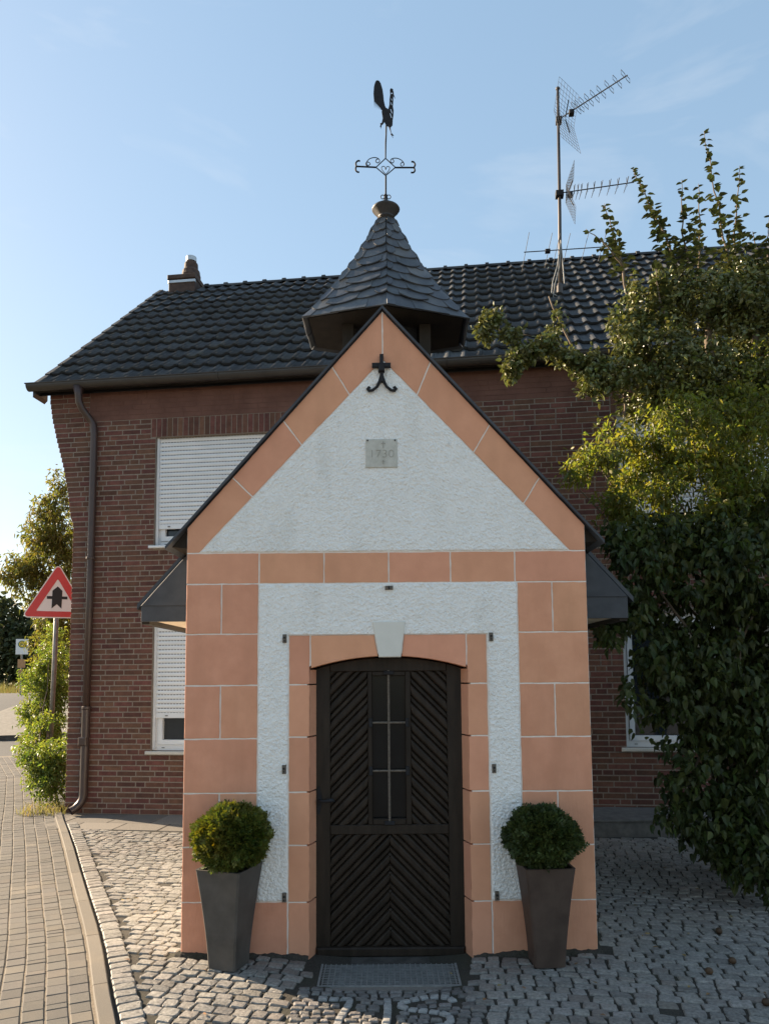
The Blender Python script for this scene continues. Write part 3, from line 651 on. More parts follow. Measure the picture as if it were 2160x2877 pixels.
# doorstep
mb = MB(); mb.box(DL - 0.005, DR + 0.005, -0.045, 0.105, -0.09, -0.047); mb.build('doorstep', surf('worn_step', (0.055, 0.050, 0.044), (0.095, 0.086, 0.076), scale=14, rough=0.85, bump=0.5, bscale=60, bdist=0.004), chapel)

# ---- ridge turret
TC = Vector((0.035, 1.10)); ZT = 4.26
HX = [TC + (Vector(p) - TC) * 0.965 for p in ((0.035, 0.64), (0.630, 0.855), (0.640, 1.340), (0.035, 1.56), (-0.560, 1.345), (-0.577, 0.825))]
drum = [TC + (p - TC) * 0.50 for p in HX]
mb = MB(); n = 6
mb.add([(p.x, p.y, 3.25) for p in drum] + [(p.x, p.y, 3.96) for p in drum], [(i, (i + 1) % n, n + (i + 1) % n, n + i) for i in range(n)] + [tuple(range(n, 2 * n))]); tur = mb.build('turret', M_turw, chapel)
for i in range(n):
    p = drum[i]; mb = MB(); mb.box(p.x - 0.042, p.x + 0.042, p.y - 0.042, p.y + 0.042, 3.86, ZT - 0.005); mb.build('post', M_turw, tur)
    q = drum[(i + 1) % n]
    for k in range(0):
        z = 3.96 + k * 0.055; a = TC + (p - TC) * 0.93; b = TC + (q - TC) * 0.93
        mb = MB(); d = (b - a); a2 = a + d * 0.08; b2 = b - d * 0.08; o_ = (((a + b) / 2) - TC).normalized() * 0.05
        mb.add([(a2.x + o_.x, a2.y + o_.y, z), (b2.x + o_.x, b2.y + o_.y, z), (b2.x, b2.y, z + 0.045), (a2.x, a2.y, z + 0.045), (a2.x + o_.x, a2.y + o_.y, z + .008), (b2.x + o_.x, b2.y + o_.y, z + .008), (b2.x, b2.y, z + 0.053), (a2.x, a2.y, z + 0.053)], [(0, 3, 2, 1), (4, 5, 6, 7), (0, 1, 5, 4), (2, 3, 7, 6)])
        mb.build('louvre', M_iron, tur)
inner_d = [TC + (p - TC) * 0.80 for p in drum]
mb = MB(); mb.add([(p.x, p.y, 3.9) for p in inner_d] + [(p.x, p.y, ZT) for p in inner_d], [(i, (i + 1) % n, n + (i + 1) % n, n + i) for i in range(n)]); mb.build('opening_shade', M_iron, tur)  # black sheet standing in for the shade inside the open turret
# eaves board and soffit
H2 = [TC + (p - TC) * 0.985 for p in HX]
mb = MB(); mb.add([(p.x, p.y, ZT - 0.004) for p in H2] + [(p.x, p.y, ZT + 0.02) for p in H2] , [tuple(range(n - 1, -1, -1)), tuple(range(n, 2 * n))] + [(i, (i + 1) % n, n + (i + 1) % n, n + i) for i in range(n)]); mb.build('turret_soffit', M_turw, tur)
# spire: concave hexagonal pyramid
def spire_ring(t):
    """t 0 at the eaves, 1 at the top"""
    k = (1 - t) ** 1.0 * 0.935 + 0.065 - 0.075 * math.sin(math.pi * t); z = ZT + 0.012 + (5.215 - ZT - 0.012) * t
    return [(TC.x + (p.x - TC.x) * k, TC.y + (p.y - TC.y) * k, z) for p in HX]
mb = MB(); NT = 12
for j in range(NT + 1): mb.v += [tuple(Vector(p) - Vector((0, 0, 0.012))) for p in spire_ring(j / NT)]
mb.f = [(j * n + i, j * n + (i + 1) % n, (j + 1) * n + (i + 1) % n, (j + 1) * n + i) for j in range(NT) for i in range(n)]
spire = mb.build('spire', M_slatep, chapel)
def face_pt(i, u, t):
    r = spire_ring(max(-0.02, min(1, t))); a, b = Vector(r[i]), Vector(r[(i + 1) % n]); return a.lerp(b, u)
rows = [0.0, 0.085, 0.18, 0.275, 0.37, 0.465, 0.56, 0.655, 0.745, 0.83, 0.91]
for i in range(n):
    nrm = None
    for j, t0 in enumerate(rows):
        w_ = (Vector(spire_ring(t0)[i]) - Vector(spire_ring(t0)[(i + 1) % n])).length
        cnt = max(1, round(w_ / 0.19)); side = 1 if i % 2 == 0 else -1
        t1 = min(0.995, t0 + 0.15); off_ = 0.0 if j % 2 == 0 else 0.5
        for c in range(-1, cnt + 1):
            u0 = (c + off_) / cnt; u1 = u0 + 1.28 / cnt
            u0c, u1c = max(-0.012, u0), min(1.012, u1)
            if u1c - u0c < 0.25 / cnt: continue
            a = face_pt(i, 0.5, t0); b = face_pt(i, 0.5, t0 + 0.05); e1 = (face_pt(i, 1, t0) - face_pt(i, 0, t0)).normalized(); nr = e1.cross((b - a).normalized()).normalized()
            if nr.dot(Vector((a.x - TC.x, a.y - TC.y, 0.1))) < 0: nr = -nr
            low = []; K_ = 7
            for q in range(K_ + 1):
                f = q / K_; u = u0c + (u1c - u0c) * f; g = f if side > 0 else 1 - f
                drop = (0.035 * (g - 0.45) ** 2 * 4 - 0.010) if j else 0.0
                if j == 0: drop = 0.0
                hp_ = (1 - u) if i < 3 else u; tl_ = (0.085 * min(1.0, w_ / 0.55) * (hp_ - 0.55)) if j else 0.0; low.append((u, max(0.004 if j else -1, t0 - 0.018 + drop * 0.9 + (0.016 * g if j else 0) + tl_)))
            lift = 0.020 + 0.006 * ((c + j) % 2) + U(0, 0.003); pts = []
            top = [(u0c, t1), (u1c, t1)]
            for u, t in low:
                p = face_pt(i, u, t); p = p if t >= 0 else p + (face_pt(i, u, 0) - face_pt(i, u, 0.06)) * 0.25; pts.append(p + nr * lift)
            tp = [face_pt(i, u, t) + nr * 0.001 for u, t in reversed(top)]
            ring = pts + tp; m_ = len(ring); mb = MB(); mb.add([tuple(p) for p in ring] + [tuple(p - nr * 0.010) for p in ring], [tuple(range(m_)), tuple(range(2 * m_ - 1, m_ - 1, -1))] + [(q, m_ + q, m_ + (q + 1) % m_, (q + 1) % m_) for q in range(m_)])
            mb.build('slate', M_slate, spire)
# cap, rod, scrollwork and weathercock
mb = MB(); mb.lathe([(0.070, 0.0), (0.058, 0.012), (0.062, 0.022), (0.106, 0.072), (0.111, 0.080), (0.106, 0.088), (0.055, 0.124), (0.026, 0.142), (0.016, 0.165)], (TC.x, TC.y, 5.195), 24); mb.build('turret_cap', M_lead, chapel, smooth=True)
mb = MB(); mb.tube([(TC.x, TC.y, 5.33), (TC.x, TC.y, 5.40)], 0.013, 8); mb.tube([(TC.x, TC.y, 5.34), (TC.x + .002, TC.y, 5.555)], 0.0068, 8); vane = mb.build('weathervane', M_iron, chapel)
VX = lambda px: TC.x + (px - 590) * 0.00054; VZ = lambda py: 5.345 + (2010 - py) * 0.00055
vp = lambda px, py, dy=0: (VX(px), TC.y + dy, VZ(py))
mb = MB(); mb.tube([vp(592, 1355), vp(596, 1110), vp(603, 1000), vp(606, 850)], [0.0052, 0.0065, 0.0060, 0.0068], 8); mb.build('rod', M_iron, vane)
mb = MB()
for a, b in (((592, 1355), (450, 1492)), ((592, 1355), (735, 1495)), ((450, 1492), (592, 1620)), ((735, 1495), (592, 1620))): mb.tube([vp(*a), vp(*b)], 0.0045, 6)
mb.build('diamond', M_iron, vane)
for a, b in (((450, 1492), (160, 1475)), ((735, 1498), (1005, 1500))):
    mb = MB(); mb.tube([vp(*a), vp(*b)], 0.0068, 6); mb.build('arm', M_iron, vane)
def curve(pts, r=0.0042, nm='scroll'):
    # Catmull-Rom through the points
    P = [Vector(p) for p in pts]; out_ = []
    for k in range(len(P) - 1):
        p0, p1, p2, p3 = P[max(k - 1, 0)], P[k], P[k + 1], P[min(k + 2, len(P) - 1)]
        for s in range(4):
            t = s / 4; out_.append(0.5 * ((2 * p1) + (p2 - p0) * t + (2 * p0 - 5 * p1 + 4 * p2 - p3) * t * t + (3 * p1 - p0 - 3 * p2 + p3) * t ** 3))
    out_.append(P[-1]); mb = MB(); mb.tube([(q.x, q.y, q.z) for q in out_], r, 6); mb.build(nm, M_iron, vane)
cp = lambda L: [vp(*p) for p in L]
curve(cp([(160, 1475), (155, 1425), (185, 1390), (215, 1395)]), 0.007); curve(cp([(160, 1475), (150, 1525), (175, 1560), (205, 1562)]), 0.007)
curve(cp([(1008, 1500), (1025, 1455), (1005, 1415), (970, 1410)]), 0.007); curve(cp([(1008, 1500), (1020, 1545), (1000, 1575), (962, 1575)]), 0.007)
curve(cp([(335, 1468), (365, 1440), (340, 1412), (310, 1415), (302, 1450), (330, 1470), (312, 1420), (350, 1365), (420, 1342), (480, 1355), (505, 1395), (480, 1425), (448, 1405), (455, 1375), (480, 1365)]), 0.0036)
curve(cp([(835, 1480), (810, 1455), (835, 1415), (860, 1440), (850, 1475), (862, 1440), (830, 1390), (770, 1358), (710, 1355), (670, 1375), (668, 1415), (700, 1425), (712, 1395), (690, 1365)]), 0.0036)
curve(cp([(592, 1600), (545, 1540), (530, 1500), (550, 1478), (580, 1485), (592, 1530), (605, 1488), (635, 1482), (652, 1505), (630, 1555), (592, 1600)]), 0.0030, 'heart')
for s in (-1, 1): curve([vp(590 + s * (20 + 26 * (1 - math.cos(a))) , 1945 + 30 * math.sin(a)) for a in [k * math.pi / 5 for k in range(11)]], 0.0034)
fr = [(545, 612)]
for k in range(9):
    x = 530 - k * 12; fr += [(x, 585 - k * 14 + (0 if k else 10)), (x - 3, 606 - k * 4), (x - 7, 575 - k * 14)]
body = [(478, 147), (505, 155), (530, 195), (555, 285), (568, 380), (574, 460), (590, 545), (605, 578), (622, 585), (637, 600), (655, 530), (658, 440), (668, 372), (664, 300), (672, 280), (690, 272), (700, 285), (714, 288), (710, 305), (720, 330), (722, 370), (742, 432), (716, 390), (714, 480), (708, 560), (718, 620), (714, 690), (703, 765), (700, 845), (668, 882), (680, 965), (718, 1008), (695, 1000), (706, 1045), (684, 1000), (670, 992), (676, 975), (648, 885), (640, 868), (605, 850), (580, 795), (555, 832), (540, 840), (528, 905), (524, 868), (512, 872), (522, 840), (515, 818), (540, 810), (555, 740), (540, 640)] + fr + [(428, 470), (420, 360), (428, 250), (444, 185), (460, 155)]
tv = lambda L: [((x - 590) * 0.00054, (2010 - y) * 0.00055) for x, y in L]
eye = [(692 + 11 * math.cos(a), 350 + 15 * math.sin(a)) for a in [k * math.pi / 5 for k in range(10)]]
slits = [[(668, 600), (676, 588), (698, 660), (692, 668)], [(660, 660), (668, 655), (690, 738), (680, 735)], [(680, 430), (688, 426), (698, 465), (692, 468)], [(672, 490), (680, 486), (694, 535), (688, 540)]]
obj('weathercock', flat([tv(body), tv(eye)] + [tv(s) for s in slits], 0.006), M_iron, vane).location = (TC.x, TC.y, 5.345)
# ================================================================== THE BRICK HOUSE (local: u along the front, v back, z up)
M_brick = surf('dark_red_brick', (0.092, 0.040, 0.028), (0.142, 0.062, 0.044), scale=14, rough=0.8, bump=0.6, bscale=60, bstretch=(0.4, 1, 1.6), bdist=0.004, var=0.24, hue=0.015, c3=(0.075, 0.036, 0.028), c3scale=1.2, c3amt=0.5)
M_mortar = surf('mortar', (0.185, 0.15, 0.122), (0.25, 0.208, 0.172), scale=60, rough=0.92, bump=0.4, bscale=160, bdist=0.003)
M_frieze = surf('brown_frieze', (0.105, 0.049, 0.036), (0.145, 0.070, 0.052), scale=5, rough=0.8, bump=0.2, bscale=60, bdist=0.003)
M_white = surf('white_plastic', (0.66, 0.67, 0.69), (0.71, 0.72, 0.74), scale=6, rough=0.4, spec=0.4, var=0.03)
M_dash = surf('slat_slot', (0.11, 0.11, 0.115), (0.14, 0.14, 0.145), scale=5, rough=0.7)
M_glassb = surf('window_glass', (0.012, 0.016, 0.020), (0.020, 0.026, 0.032), scale=1.5, rough=0.06, spec=0.5)
M_sillw = surf('window_sill_stone', (0.42, 0.40, 0.36), (0.60, 0.57, 0.52), scale=140, rough=0.6)
M_tile = surf('black_roof_tile', (0.030, 0.032, 0.035), (0.050, 0.053, 0.058), scale=12, rough=0.72, bump=0.3, bscale=90, bdist=0.003, var=0.28, spec=0.3, c3=(0.085, 0.085, 0.075), c3scale=1.6, c3amt=0.55)
M_gutter = surf('painted_gutter', (0.024, 0.021, 0.020), (0.036, 0.032, 0.030), scale=5, rough=0.45, spec=0.5, c3=(0.042, 0.035, 0.030), c3scale=3)
M_pipe = surf('brown_downpipe', (0.040, 0.022, 0.018), (0.056, 0.032, 0.026), scale=4, rough=0.4, spec=0.5, c3=(0.065, 0.042, 0.033), c3scale=2.5)
M_clay = surf('dark_clay', (0.050, 0.032, 0.026), (0.085, 0.055, 0.043), scale=14, rough=0.75, bump=0.3, bscale=60, bdist=0.003, var=0.1)
M_steel = surf('galvanised_steel', (0.42, 0.43, 0.44), (0.55, 0.56, 0.57), scale=8, rough=0.4, metal=0.7)
house = thing('brick_house', 'two storey dark red brick house with black pantile roof behind the chapel', 'house', (-3.808, 8.946, 0), rad(-7.147))
UE = 12.5; ZF = 4.751; CO = 4.751 / 76
HOLES = [(1.045, 2.95, 3.175, 4.516), (1.055, 2.95, 0.735, 2.262), (6.485, 8.40, 3.175, 4.516), (6.475, 8.40, 0.80, 2.262)]
SOLD = [(0.985, 3.01, 4.516, ZF), (6.425, 8.46, 4.516, ZF)]
def uleft(z):
    K_ = [(0, 0.0), (3.45, 0.0), (3.607, -0.045), (3.9, -0.09), (4.192, -0.153), (4.55, -0.255), (4.8, -0.315), (5.03, -0.353), (5.3, -0.36)]
    for a, b in zip(K_, K_[1:]):
        if a[0] <= z <= b[0]: return a[1] + (b[1] - a[1]) * (z - a[0]) / (b[0] - a[0])
    return -0.36
# mortar-coloured wall body with window openings
us = sorted({0.02, UE} | {h[0] for h in HOLES} | {h[1] for h in HOLES}); zs = sorted({0.0, 5.25} | {h[2] for h in HOLES} | {h[3] for h in HOLES})
mb = MB(); inh = lambda u, z: any(h[0] < u < h[1] and h[2] < z < h[3] for h in HOLES)
for a, b in zip(us, us[1:]):
    for c, d in zip(zs, zs[1:]):
        if not inh((a + b) / 2, (c + d) / 2): mb.add([(a, -0.0025, c), (b, -0.0025, c), (b, -0.0025, d), (a, -0.0025, d)], [(0, 1, 2, 3)])
for h in HOLES:
    a, b, c, d = h; v0, v1 = -0.0025, 0.16
    mb.add([(a, v0, c), (a, v1, c), (a, v1, d), (a, v0, d)], [(0, 1, 2, 3)]); mb.add([(b, v0, c), (b, v0, d), (b, v1, d), (b, v1, c)], [(0, 1, 2, 3)])
    mb.add([(a, v0, d), (a, v1, d), (b, v1, d), (b, v0, d)], [(0, 1, 2, 3)]); mb.add([(a, v0, c), (b, v0, c), (b, v1, c), (a, v1, c)], [(0, 1, 2, 3)])
    mb.add([(a, v1, c), (b, v1, c), (b, v1, d), (a, v1, d)], [(0, 1, 2, 3)])
# gable end with the corbelled kneeler, right end and back
zz = [3.45 + k * 0.1 for k in range(19)]
for v0, v1 in ((-0.002, 0.30),):
    vs = []; 
    for z in zz: vs += [(uleft(z) + 0.012, v0, z), (0.03, v0, z), (uleft(z) + 0.012, v1, z), (0.03, v1, z)]
    fs = []
    for k in range(len(zz) - 1): a = 4 * k; fs += [(a, a + 1, a + 5, a + 4), (a + 2, a, a + 4, a + 6), (a + 3, a + 2, a + 6, a + 7)]
    mb.add(vs, fs)
mb.add([(0.02, 0.004, 0), (0.02, 7.0, 0), (0.02, 7.0, 5.25), (0.02, 3.45, 8.2), (0.02, 0.004, 5.25)], [(0, 4, 3, 2, 1)])
mb.add([(UE, 0.004, 0), (UE, 7.0, 0), (UE, 7.0, 5.25), (UE, 3.45, 8.2), (UE, 0.004, 5.25)], [(0, 1, 2, 3, 4)])
mb.add([(0.02, 7.0, 0), (UE, 7.0, 0), (UE, 7.0, 5.25), (0.02, 7.0, 5.25)], [(3, 2, 1, 0)])
wall = mb.build('wall', M_mortar, house)
# bricks: one course after another, broken by the openings
def brick_mesh(L_, H_, D_=0.028, c=0.003):
    m = MB(); m.prism([(-L_ / 2, -H_ / 2), (L_ / 2, -H_ / 2), (L_ / 2, H_ / 2), (-L_ / 2, H_ / 2)], -0.006, D_ - 0.006, c); return m
base = brick_mesh(0.224, CO - 0.0125); bm_shared = base.mesh('brick'); deep = brick_mesh(0.224, CO - 0.0125, 0.13).mesh('brick')
turn = brick_mesh(0.224, CO - 0.0125, 0.12).mesh('brick')
cand = []
for r in range(76):
    z = (r + 0.5) * CO; segs = [(uleft(z) if z > 3.4 else 0.0, UE)]
    for a, b, c, d in HOLES + SOLD:
        if c - CO * 0.35 < z < d + CO * 0.35 or (c < z < d):
            ns = []
            for s0, s1 in segs:
                if b <= s0 or a >= s1: ns.append((s0, s1)); continue
                if a > s0: ns.append((s0, a))
                if b < s1: ns.append((b, s1))
            segs = ns
    for s0, s1 in segs:
        u = s0; k = random.randint(0, 3); first = True
        while u < s1 - 0.02:
            ln = 0.2345 if (k % 5) != 0 else 0.1165
            if first: ln = (0.2345, 0.1165, 0.176, 0.2345)[(r + k) % 4] if s0 > 0.5 else (0.2345, 0.176)[r % 2]
            rest_ = s1 - u - ln
            if rest_ < 0.05: ln = s1 - u
            elif rest_ < 0.10 and ln > 0.2: ln = (s1 - u) / 2
            jam = any(abs((u + ln) - h[0]) < 0.004 and h[2] < z < h[3] for h in HOLES)
            end = first and s0 <= 0.0
            cand.append((u + 0.0062, u + ln - 0.0062 + (0.004 if jam else 0), z, 'deep' if jam else ('turn' if end else 'base'))); u += ln; k += 1; first = False
seen_b = lambda c: (c[0] < 1.85 or 5.98 < c[0] < 6.45)
hm = Matrix.Translation((-3.808, 8.946, 0)) @ Matrix.Rotation(rad(-7.147), 4, 'Z')
def bscore(c):
    p = hm @ Vector((c[0], 0, c[2])); s = (p - Vector((0, 0, EYE))).length
    return s + (0 if seen_b(c) and not (c[0] < 0.33 and c[2] < 4.7 and c[0] > 0.24) else 100)
order = sorted(range(len(cand)), key=lambda i: bscore(cand[i])); chosen = set(order[:300]); mb = MB()
me_of = {'base': bm_shared, 'deep': deep, 'turn': turn}
for m_ in me_of.values(): m_.materials.append(M_brick)
for i, (a, b, z, kd) in enumerate(cand):
    s = (b - a) / 0.224; dv = U(-0.0015, 0.0015)
    if i in chosen:
        o = obj('brick', me_of[kd], None, wall); o.location = ((a + b) / 2, dv, z); o.scale = (s, 1, 1)
    else:
        d = {'base': 0.022, 'deep': 0.124, 'turn': 0.114}[kd]; mb.cbox(a, b, -0.006 + dv, d, z - CO / 2 + .00625, z + CO / 2 - .00625, 0.003)
mb.build('brick_field', M_brick, wall, kind='stuff')
# soldier courses
for a, b, c, d in SOLD:
    k = round((b - a) / 0.0665); wd = (b - a) / k; first = None
    for i in range(k):
        if first is None: m_ = MB(); m_.cbox(-wd / 2 + .005, wd / 2 - .005, -0.007, 0.10, -(d - c) / 2 + .005, (d - c) / 2 - .005, 0.003); first = m_.mesh('soldier_brick')
        o = obj('soldier_brick', first, M_brick, wall); o.location = (a + wd * (i + .5), U(-.001, .001), (c + d) / 2)
# frieze under the eaves: a smooth brown band with faint courses
mb = MB(); mb.box(0.18, UE, -0.0035, 0.03, ZF + 0.002, 5.24); fz_ = mb.build('frieze', M_frieze, wall); mb = MB()
for r in range(8):
    u = 0.19 + (0.0, 0.11, 0.05, 0.16)[r % 4] - 0.2; z = ZF + (r + 0.5) * CO
    while u < UE:
        ln = 0.2345 if R() > 0.2 else 0.1165; a_ = max(0.185, u)
        if u + ln - a_ > 0.03: mb.cbox(a_ + .002, u + ln - .002, -0.0065 + U(-.0006, .0006), 0.02, z - CO / 2 + .002, z + CO / 2 - .002, 0.002)
        u += ln
mb.build('frieze_brick_field', M_frieze, wall, kind='stuff')
for r in range(int((5.2 - ZF) / CO) + 1):
    z = ZF + (r + 0.5) * CO; u = uleft(z)
    for k in range(3):
        ln = (0.2345, 0.176)[(r + k) % 2] if k < 2 else 0.18 + 0.002 - u
        if u + ln > 0.18 or k == 2: ln = 0.18 - u
        if ln < 0.04: break
        m_ = MB(); m_.cbox(u + .005, u + ln - .005, -0.008, 0.12 if k == 0 else 0.03, z - CO / 2 + .005, z + CO / 2 - .005, 0.003); m_.build('brick', M_brick, wall); u += ln
# brick skin of the gable end (faces left)
mb = MB()
for r in range(131):
    z = (r + 0.5) * CO; v0, v1 = 0.125, 6.99
    if z > 5.2: k = (z - 5.2) / 0.86; v0, v1 = k, 6.9 - k
    if z > 3.4 and z < 5.25: v0 = 0.31
    v = v0 - (0.0, 0.117)[r % 2]
    while v < v1 - 0.03:
        ln = 0.2345; a, b = max(v, v0) + .006, min(v + ln, v1) - .006
        if b - a > 0.03: mb.add([(0.012, a, z - .025), (0.012, b, z - .025), (0.012, b, z + .025), (0.012, a, z + .025), (0.03, a, z - .025), (0.03, b, z - .025), (0.03, b, z + .025), (0.03, a, z + .025)], [(0, 3, 2, 1), (0, 1, 5, 4), (1, 2, 6, 5), (2, 3, 7, 6), (3, 0, 4, 7)])
        v += ln
mb.build('gable_brick_field', M_brick, wall, kind='stuff')
# windows
def window(h, shutter_to, mull, sill_m, sill_h=0.045, flower=False):
    a, b, c, d = h
    mb = MB(); f = 0.052; vf = 0.085
    mb.box(a + .002, a + f, vf, 0.15, c, d); mb.box(b - f, b - .002, vf, 0.15, c, d); mb.box(a + f, b - f, vf, 0.15, c, c + f * 1.25); mb.box(a + f, b - f, vf, 0.15, d - f, d)
    wn = mb.build('window', M_white, house)
    xs_ = [a + f] + [a + f + (b - a - 2 * f) * k / mull for k in range(1, mull)] + [b - f]
    for x0, x1 in zip(xs_, xs_[1:]):
        mb = MB(); s = 0.058; z0, z1 = c + f * 1.25, d - f
        mb.box(x0 + .003, x0 + s, vf - 0.014, 0.14, z0 + .003, z1); mb.box(x1 - s, x1 - .003, vf - 0.014, 0.14, z0 + .003, z1); mb.box(x0 + s, x1 - s, vf - 0.014, 0.14, z0 + .003, z0 + s); mb.box(x0 + s, x1 - s, vf - 0.014, 0.14, z1 - s, z1); mb.build('sash', M_white, wn)
        mb = MB(); mb.box(x0 + s, x1 - s, 0.12, 0.125, z0 + s, z1 - s); mb.build('pane', M_glassb, wn)
    mb = MB(); mb.box(a + 0.10, a + 0.135, vf - 0.004, vf, c + 0.026, c + 0.034); mb.build('drain_slot', M_dash, wn)
    if shutter_to is not None:
        mb = MB(); mb.box(a + .003, a + 0.032, 0.035, vf - .001, c + 0.01, d - .002); mb.build('shutter_rail', M_white, wn)
        mb = MB(); mb.box(b - 0.032, b - .003, 0.035, vf - .001, c + 0.01, d - .002); mb.build('shutter_rail', M_white, wn)
        pt = 0.0535; k = int((d - shutter_to) / pt); m_ = MB(); n_ = 6; x0, x1 = a + 0.034, b - 0.034
        vs = []
        for q in range(n_ + 1):
            t = q / n_; vv_ = 0.058 - 0.011 * math.sin(math.pi * t) ** 0.8; vs += [(x0, vv_, (t - 0.5) * (pt - 0.004)), (x1, vv_, (t - 0.5) * (pt - 0.004))]
        m_.add(vs, [(2 * q, 2 * q + 1, 2 * q + 3, 2 * q + 2) for q in range(n_)]); me = m_.mesh('slat', True)
        for q in range(k):
            o = obj('slat', me, M_white, wn); o.location = (0, 0, shutter_to + 0.06 + pt * (q + 0.5))
        mb = MB(); mb.cbox(x0, x1, 0.046, 0.068, shutter_to, shutter_to + 0.060, 0.004); mb.build('end_slat', M_white, wn)
        mb = MB(); mb.box(x0 + 0.12, x0 + 0.15, 0.036, 0.047, shutter_to + 0.022, shutter_to + 0.034); mb.build('stop', M_dash, wn)
        # row of slots between the slats
        mb = MB()
        for q in range(k + 1):
            zq = shutter_to + 0.06 + pt * q; u = x0 + 0.02
            while u < x1 - 0.05: mb.box(u, u + 0.026, 0.0560, 0.0600, zq - 0.005, zq + 0.005); u += 0.038
        mb.build('slot_row', M_dash, wn, kind='stuff')
        mb = MB(); mb.box(x0, x1, 0.0605, 0.064, shutter_to + .05, d); mb.build('shutter_back', M_white, wn)
    mb = MB(); mb.cbox(a - 0.055, b + 0.055, -0.045, 0.09, c - sill_h, c - 0.001, 0.006); mb.build('sill', sill_m, wn)
    return wn
window(HOLES[0], 3.385, 2, M_white, 0.032); window(HOLES[1], 1.115, 2, M_sillw, 0.040)
window(HOLES[2], 3.385, 2, M_white, 0.032); window(HOLES[3], None, 2, M_sillw, 0.040)

# ---- roof of pantiles
RA = math.atan2(8.325 - 5.202, 3.45 + 0.11); cR, sR = math.cos(RA), math.sin(RA); EV, EZ = -0.13, 5.185
NROW = 13; RL = 4.735 / NROW; TW = 0.188
mb = MB(); th = 0.10
mb.add([(-0.46, EV + .03, EZ - 0.02), (UE + .3, EV + .03, EZ - .02), (UE + .3, 3.45, 8.30), (-0.46, 3.45, 8.30), (-0.46, 7.05, 5.16), (UE + .3, 7.05, 5.16)], [(0, 1, 2, 3), (3, 2, 5, 4)])
mb.add([(-0.46, EV + .05, EZ - 0.10), (UE + .3, EV + .05, EZ - .10), (UE + .3, 3.45, 8.20), (-0.46, 3.45, 8.20)], [(0, 3, 2, 1)])
roof = mb.build('roof', M_tile, house)
def prof(t):
    """wave across one tile: wide trough, narrower roll at the right"""
    return 0.026 * (0.5 - 0.5 * math.cos(2 * math.pi * (t ** 1.25)) if False else (math.cos(2 * math.pi * (t - 0.86)) * 0.5 + 0.22 * math.cos(4 * math.pi * (t - 0.86)))) + 0.004
NP = 9; vs = []
for s_, hgt in ((0.0, 0.044), (RL * 1.10, 0.004)):
    for k in range(NP + 1): t = k / NP; vs.append((t * (TW - 0.0035), s_, hgt + prof(t)))
for k in range(NP + 1): t = k / NP; vs.append((t * (TW - 0.0035), 0.004, 0.044 + prof(t) - 0.030))
q = NP + 1; fs = [(k, k + 1, q + k + 1, q + k) for k in range(NP)] + [(2 * q + k, 2 * q + k + 1, k + 1, k) for k in range(NP)] + [(NP, 2 * q + NP, q + NP), (0, q, 2 * q)]
tm = MB(); tm.add(vs, fs); tile_me = tm.mesh('tile', True)
for p in tile_me.polygons: p.use_smooth = p.index < NP
tile_me.materials.append(M_tile)
roofm = Matrix.Translation((0, EV, EZ)) @ Matrix.Rotation(RA, 4, 'X')
tl = []
for r in range(NROW):
    for c in range(int((UE + 0.7) / TW)): tl.append((-0.44 + c * TW + (0.006 if r % 2 else 0), r * RL))
def tscore(t):
    p = hm @ (roofm @ Vector((t[0] + TW / 2, t[1], 0))); d = (p - Vector((0, 0, EYE))).length
    x = p.x / p.y
    vis = (-0.62 < x < -0.03) or (0.12 < x < 0.26)
    return d + (0 if vis else 100)
order = sorted(range(len(tl)), key=lambda i: tscore(tl[i])); chosen = set(order[:300]); mb = MB()
for i, (u, s) in enumerate(tl):
    M_ = roofm @ Matrix.Translation((u + U(-.002, .002), s + U(-.004, .004), U(-.002, .002))) @ Matrix.Rotation(U(-.006, .006), 4, 'Z')
    if i in chosen: obj('tile', tile_me, None, roof, matrix=M_)
    else: mb.add([tuple(M_ @ Vector(v)) for v in tm.v], tm.f)
o = mb.build('tile_field', M_tile, roof, smooth=False, kind='stuff')
# verge tiles at the left end, ridge tiles along the top
vm = MB(); vm.box(-0.05, 0.012, -0.012, RL * 1.02, -0.085, 0.045); vme = vm.mesh('verge_tile')
for r in range(NROW): obj('verge_tile', vme, M_tile, roof, matrix=roofm @ Matrix.Translation((-0.455, r * RL, 0.0)) @ Matrix.Rotation(-0.035, 4, 'X'))
rm = MB(); vs = []; n_ = 9
for x, rr in ((0, 0.105), (0.055, 0.105), (0.056, 0.083), (0.36, 0.080)):
    for k in range(n_ + 1): a = math.pi * k / n_; vs.append((x, -rr * math.cos(a), rr * 0.85 * math.sin(a)))
q = n_ + 1; rm.add(vs, [(j * q + k, j * q + k + 1, (j + 1) * q + k + 1, (j + 1) * q + k) for j in range(3) for k in range(n_)] + [tuple(range(q - 1, -1, -1))]); rme = rm.mesh('ridge_tile')
k = 0.33
while k < UE + 0.2: obj('ridge_tile', rme, M_tile, roof, matrix=Matrix.Translation((k, 3.44, 8.295))); k += 0.343
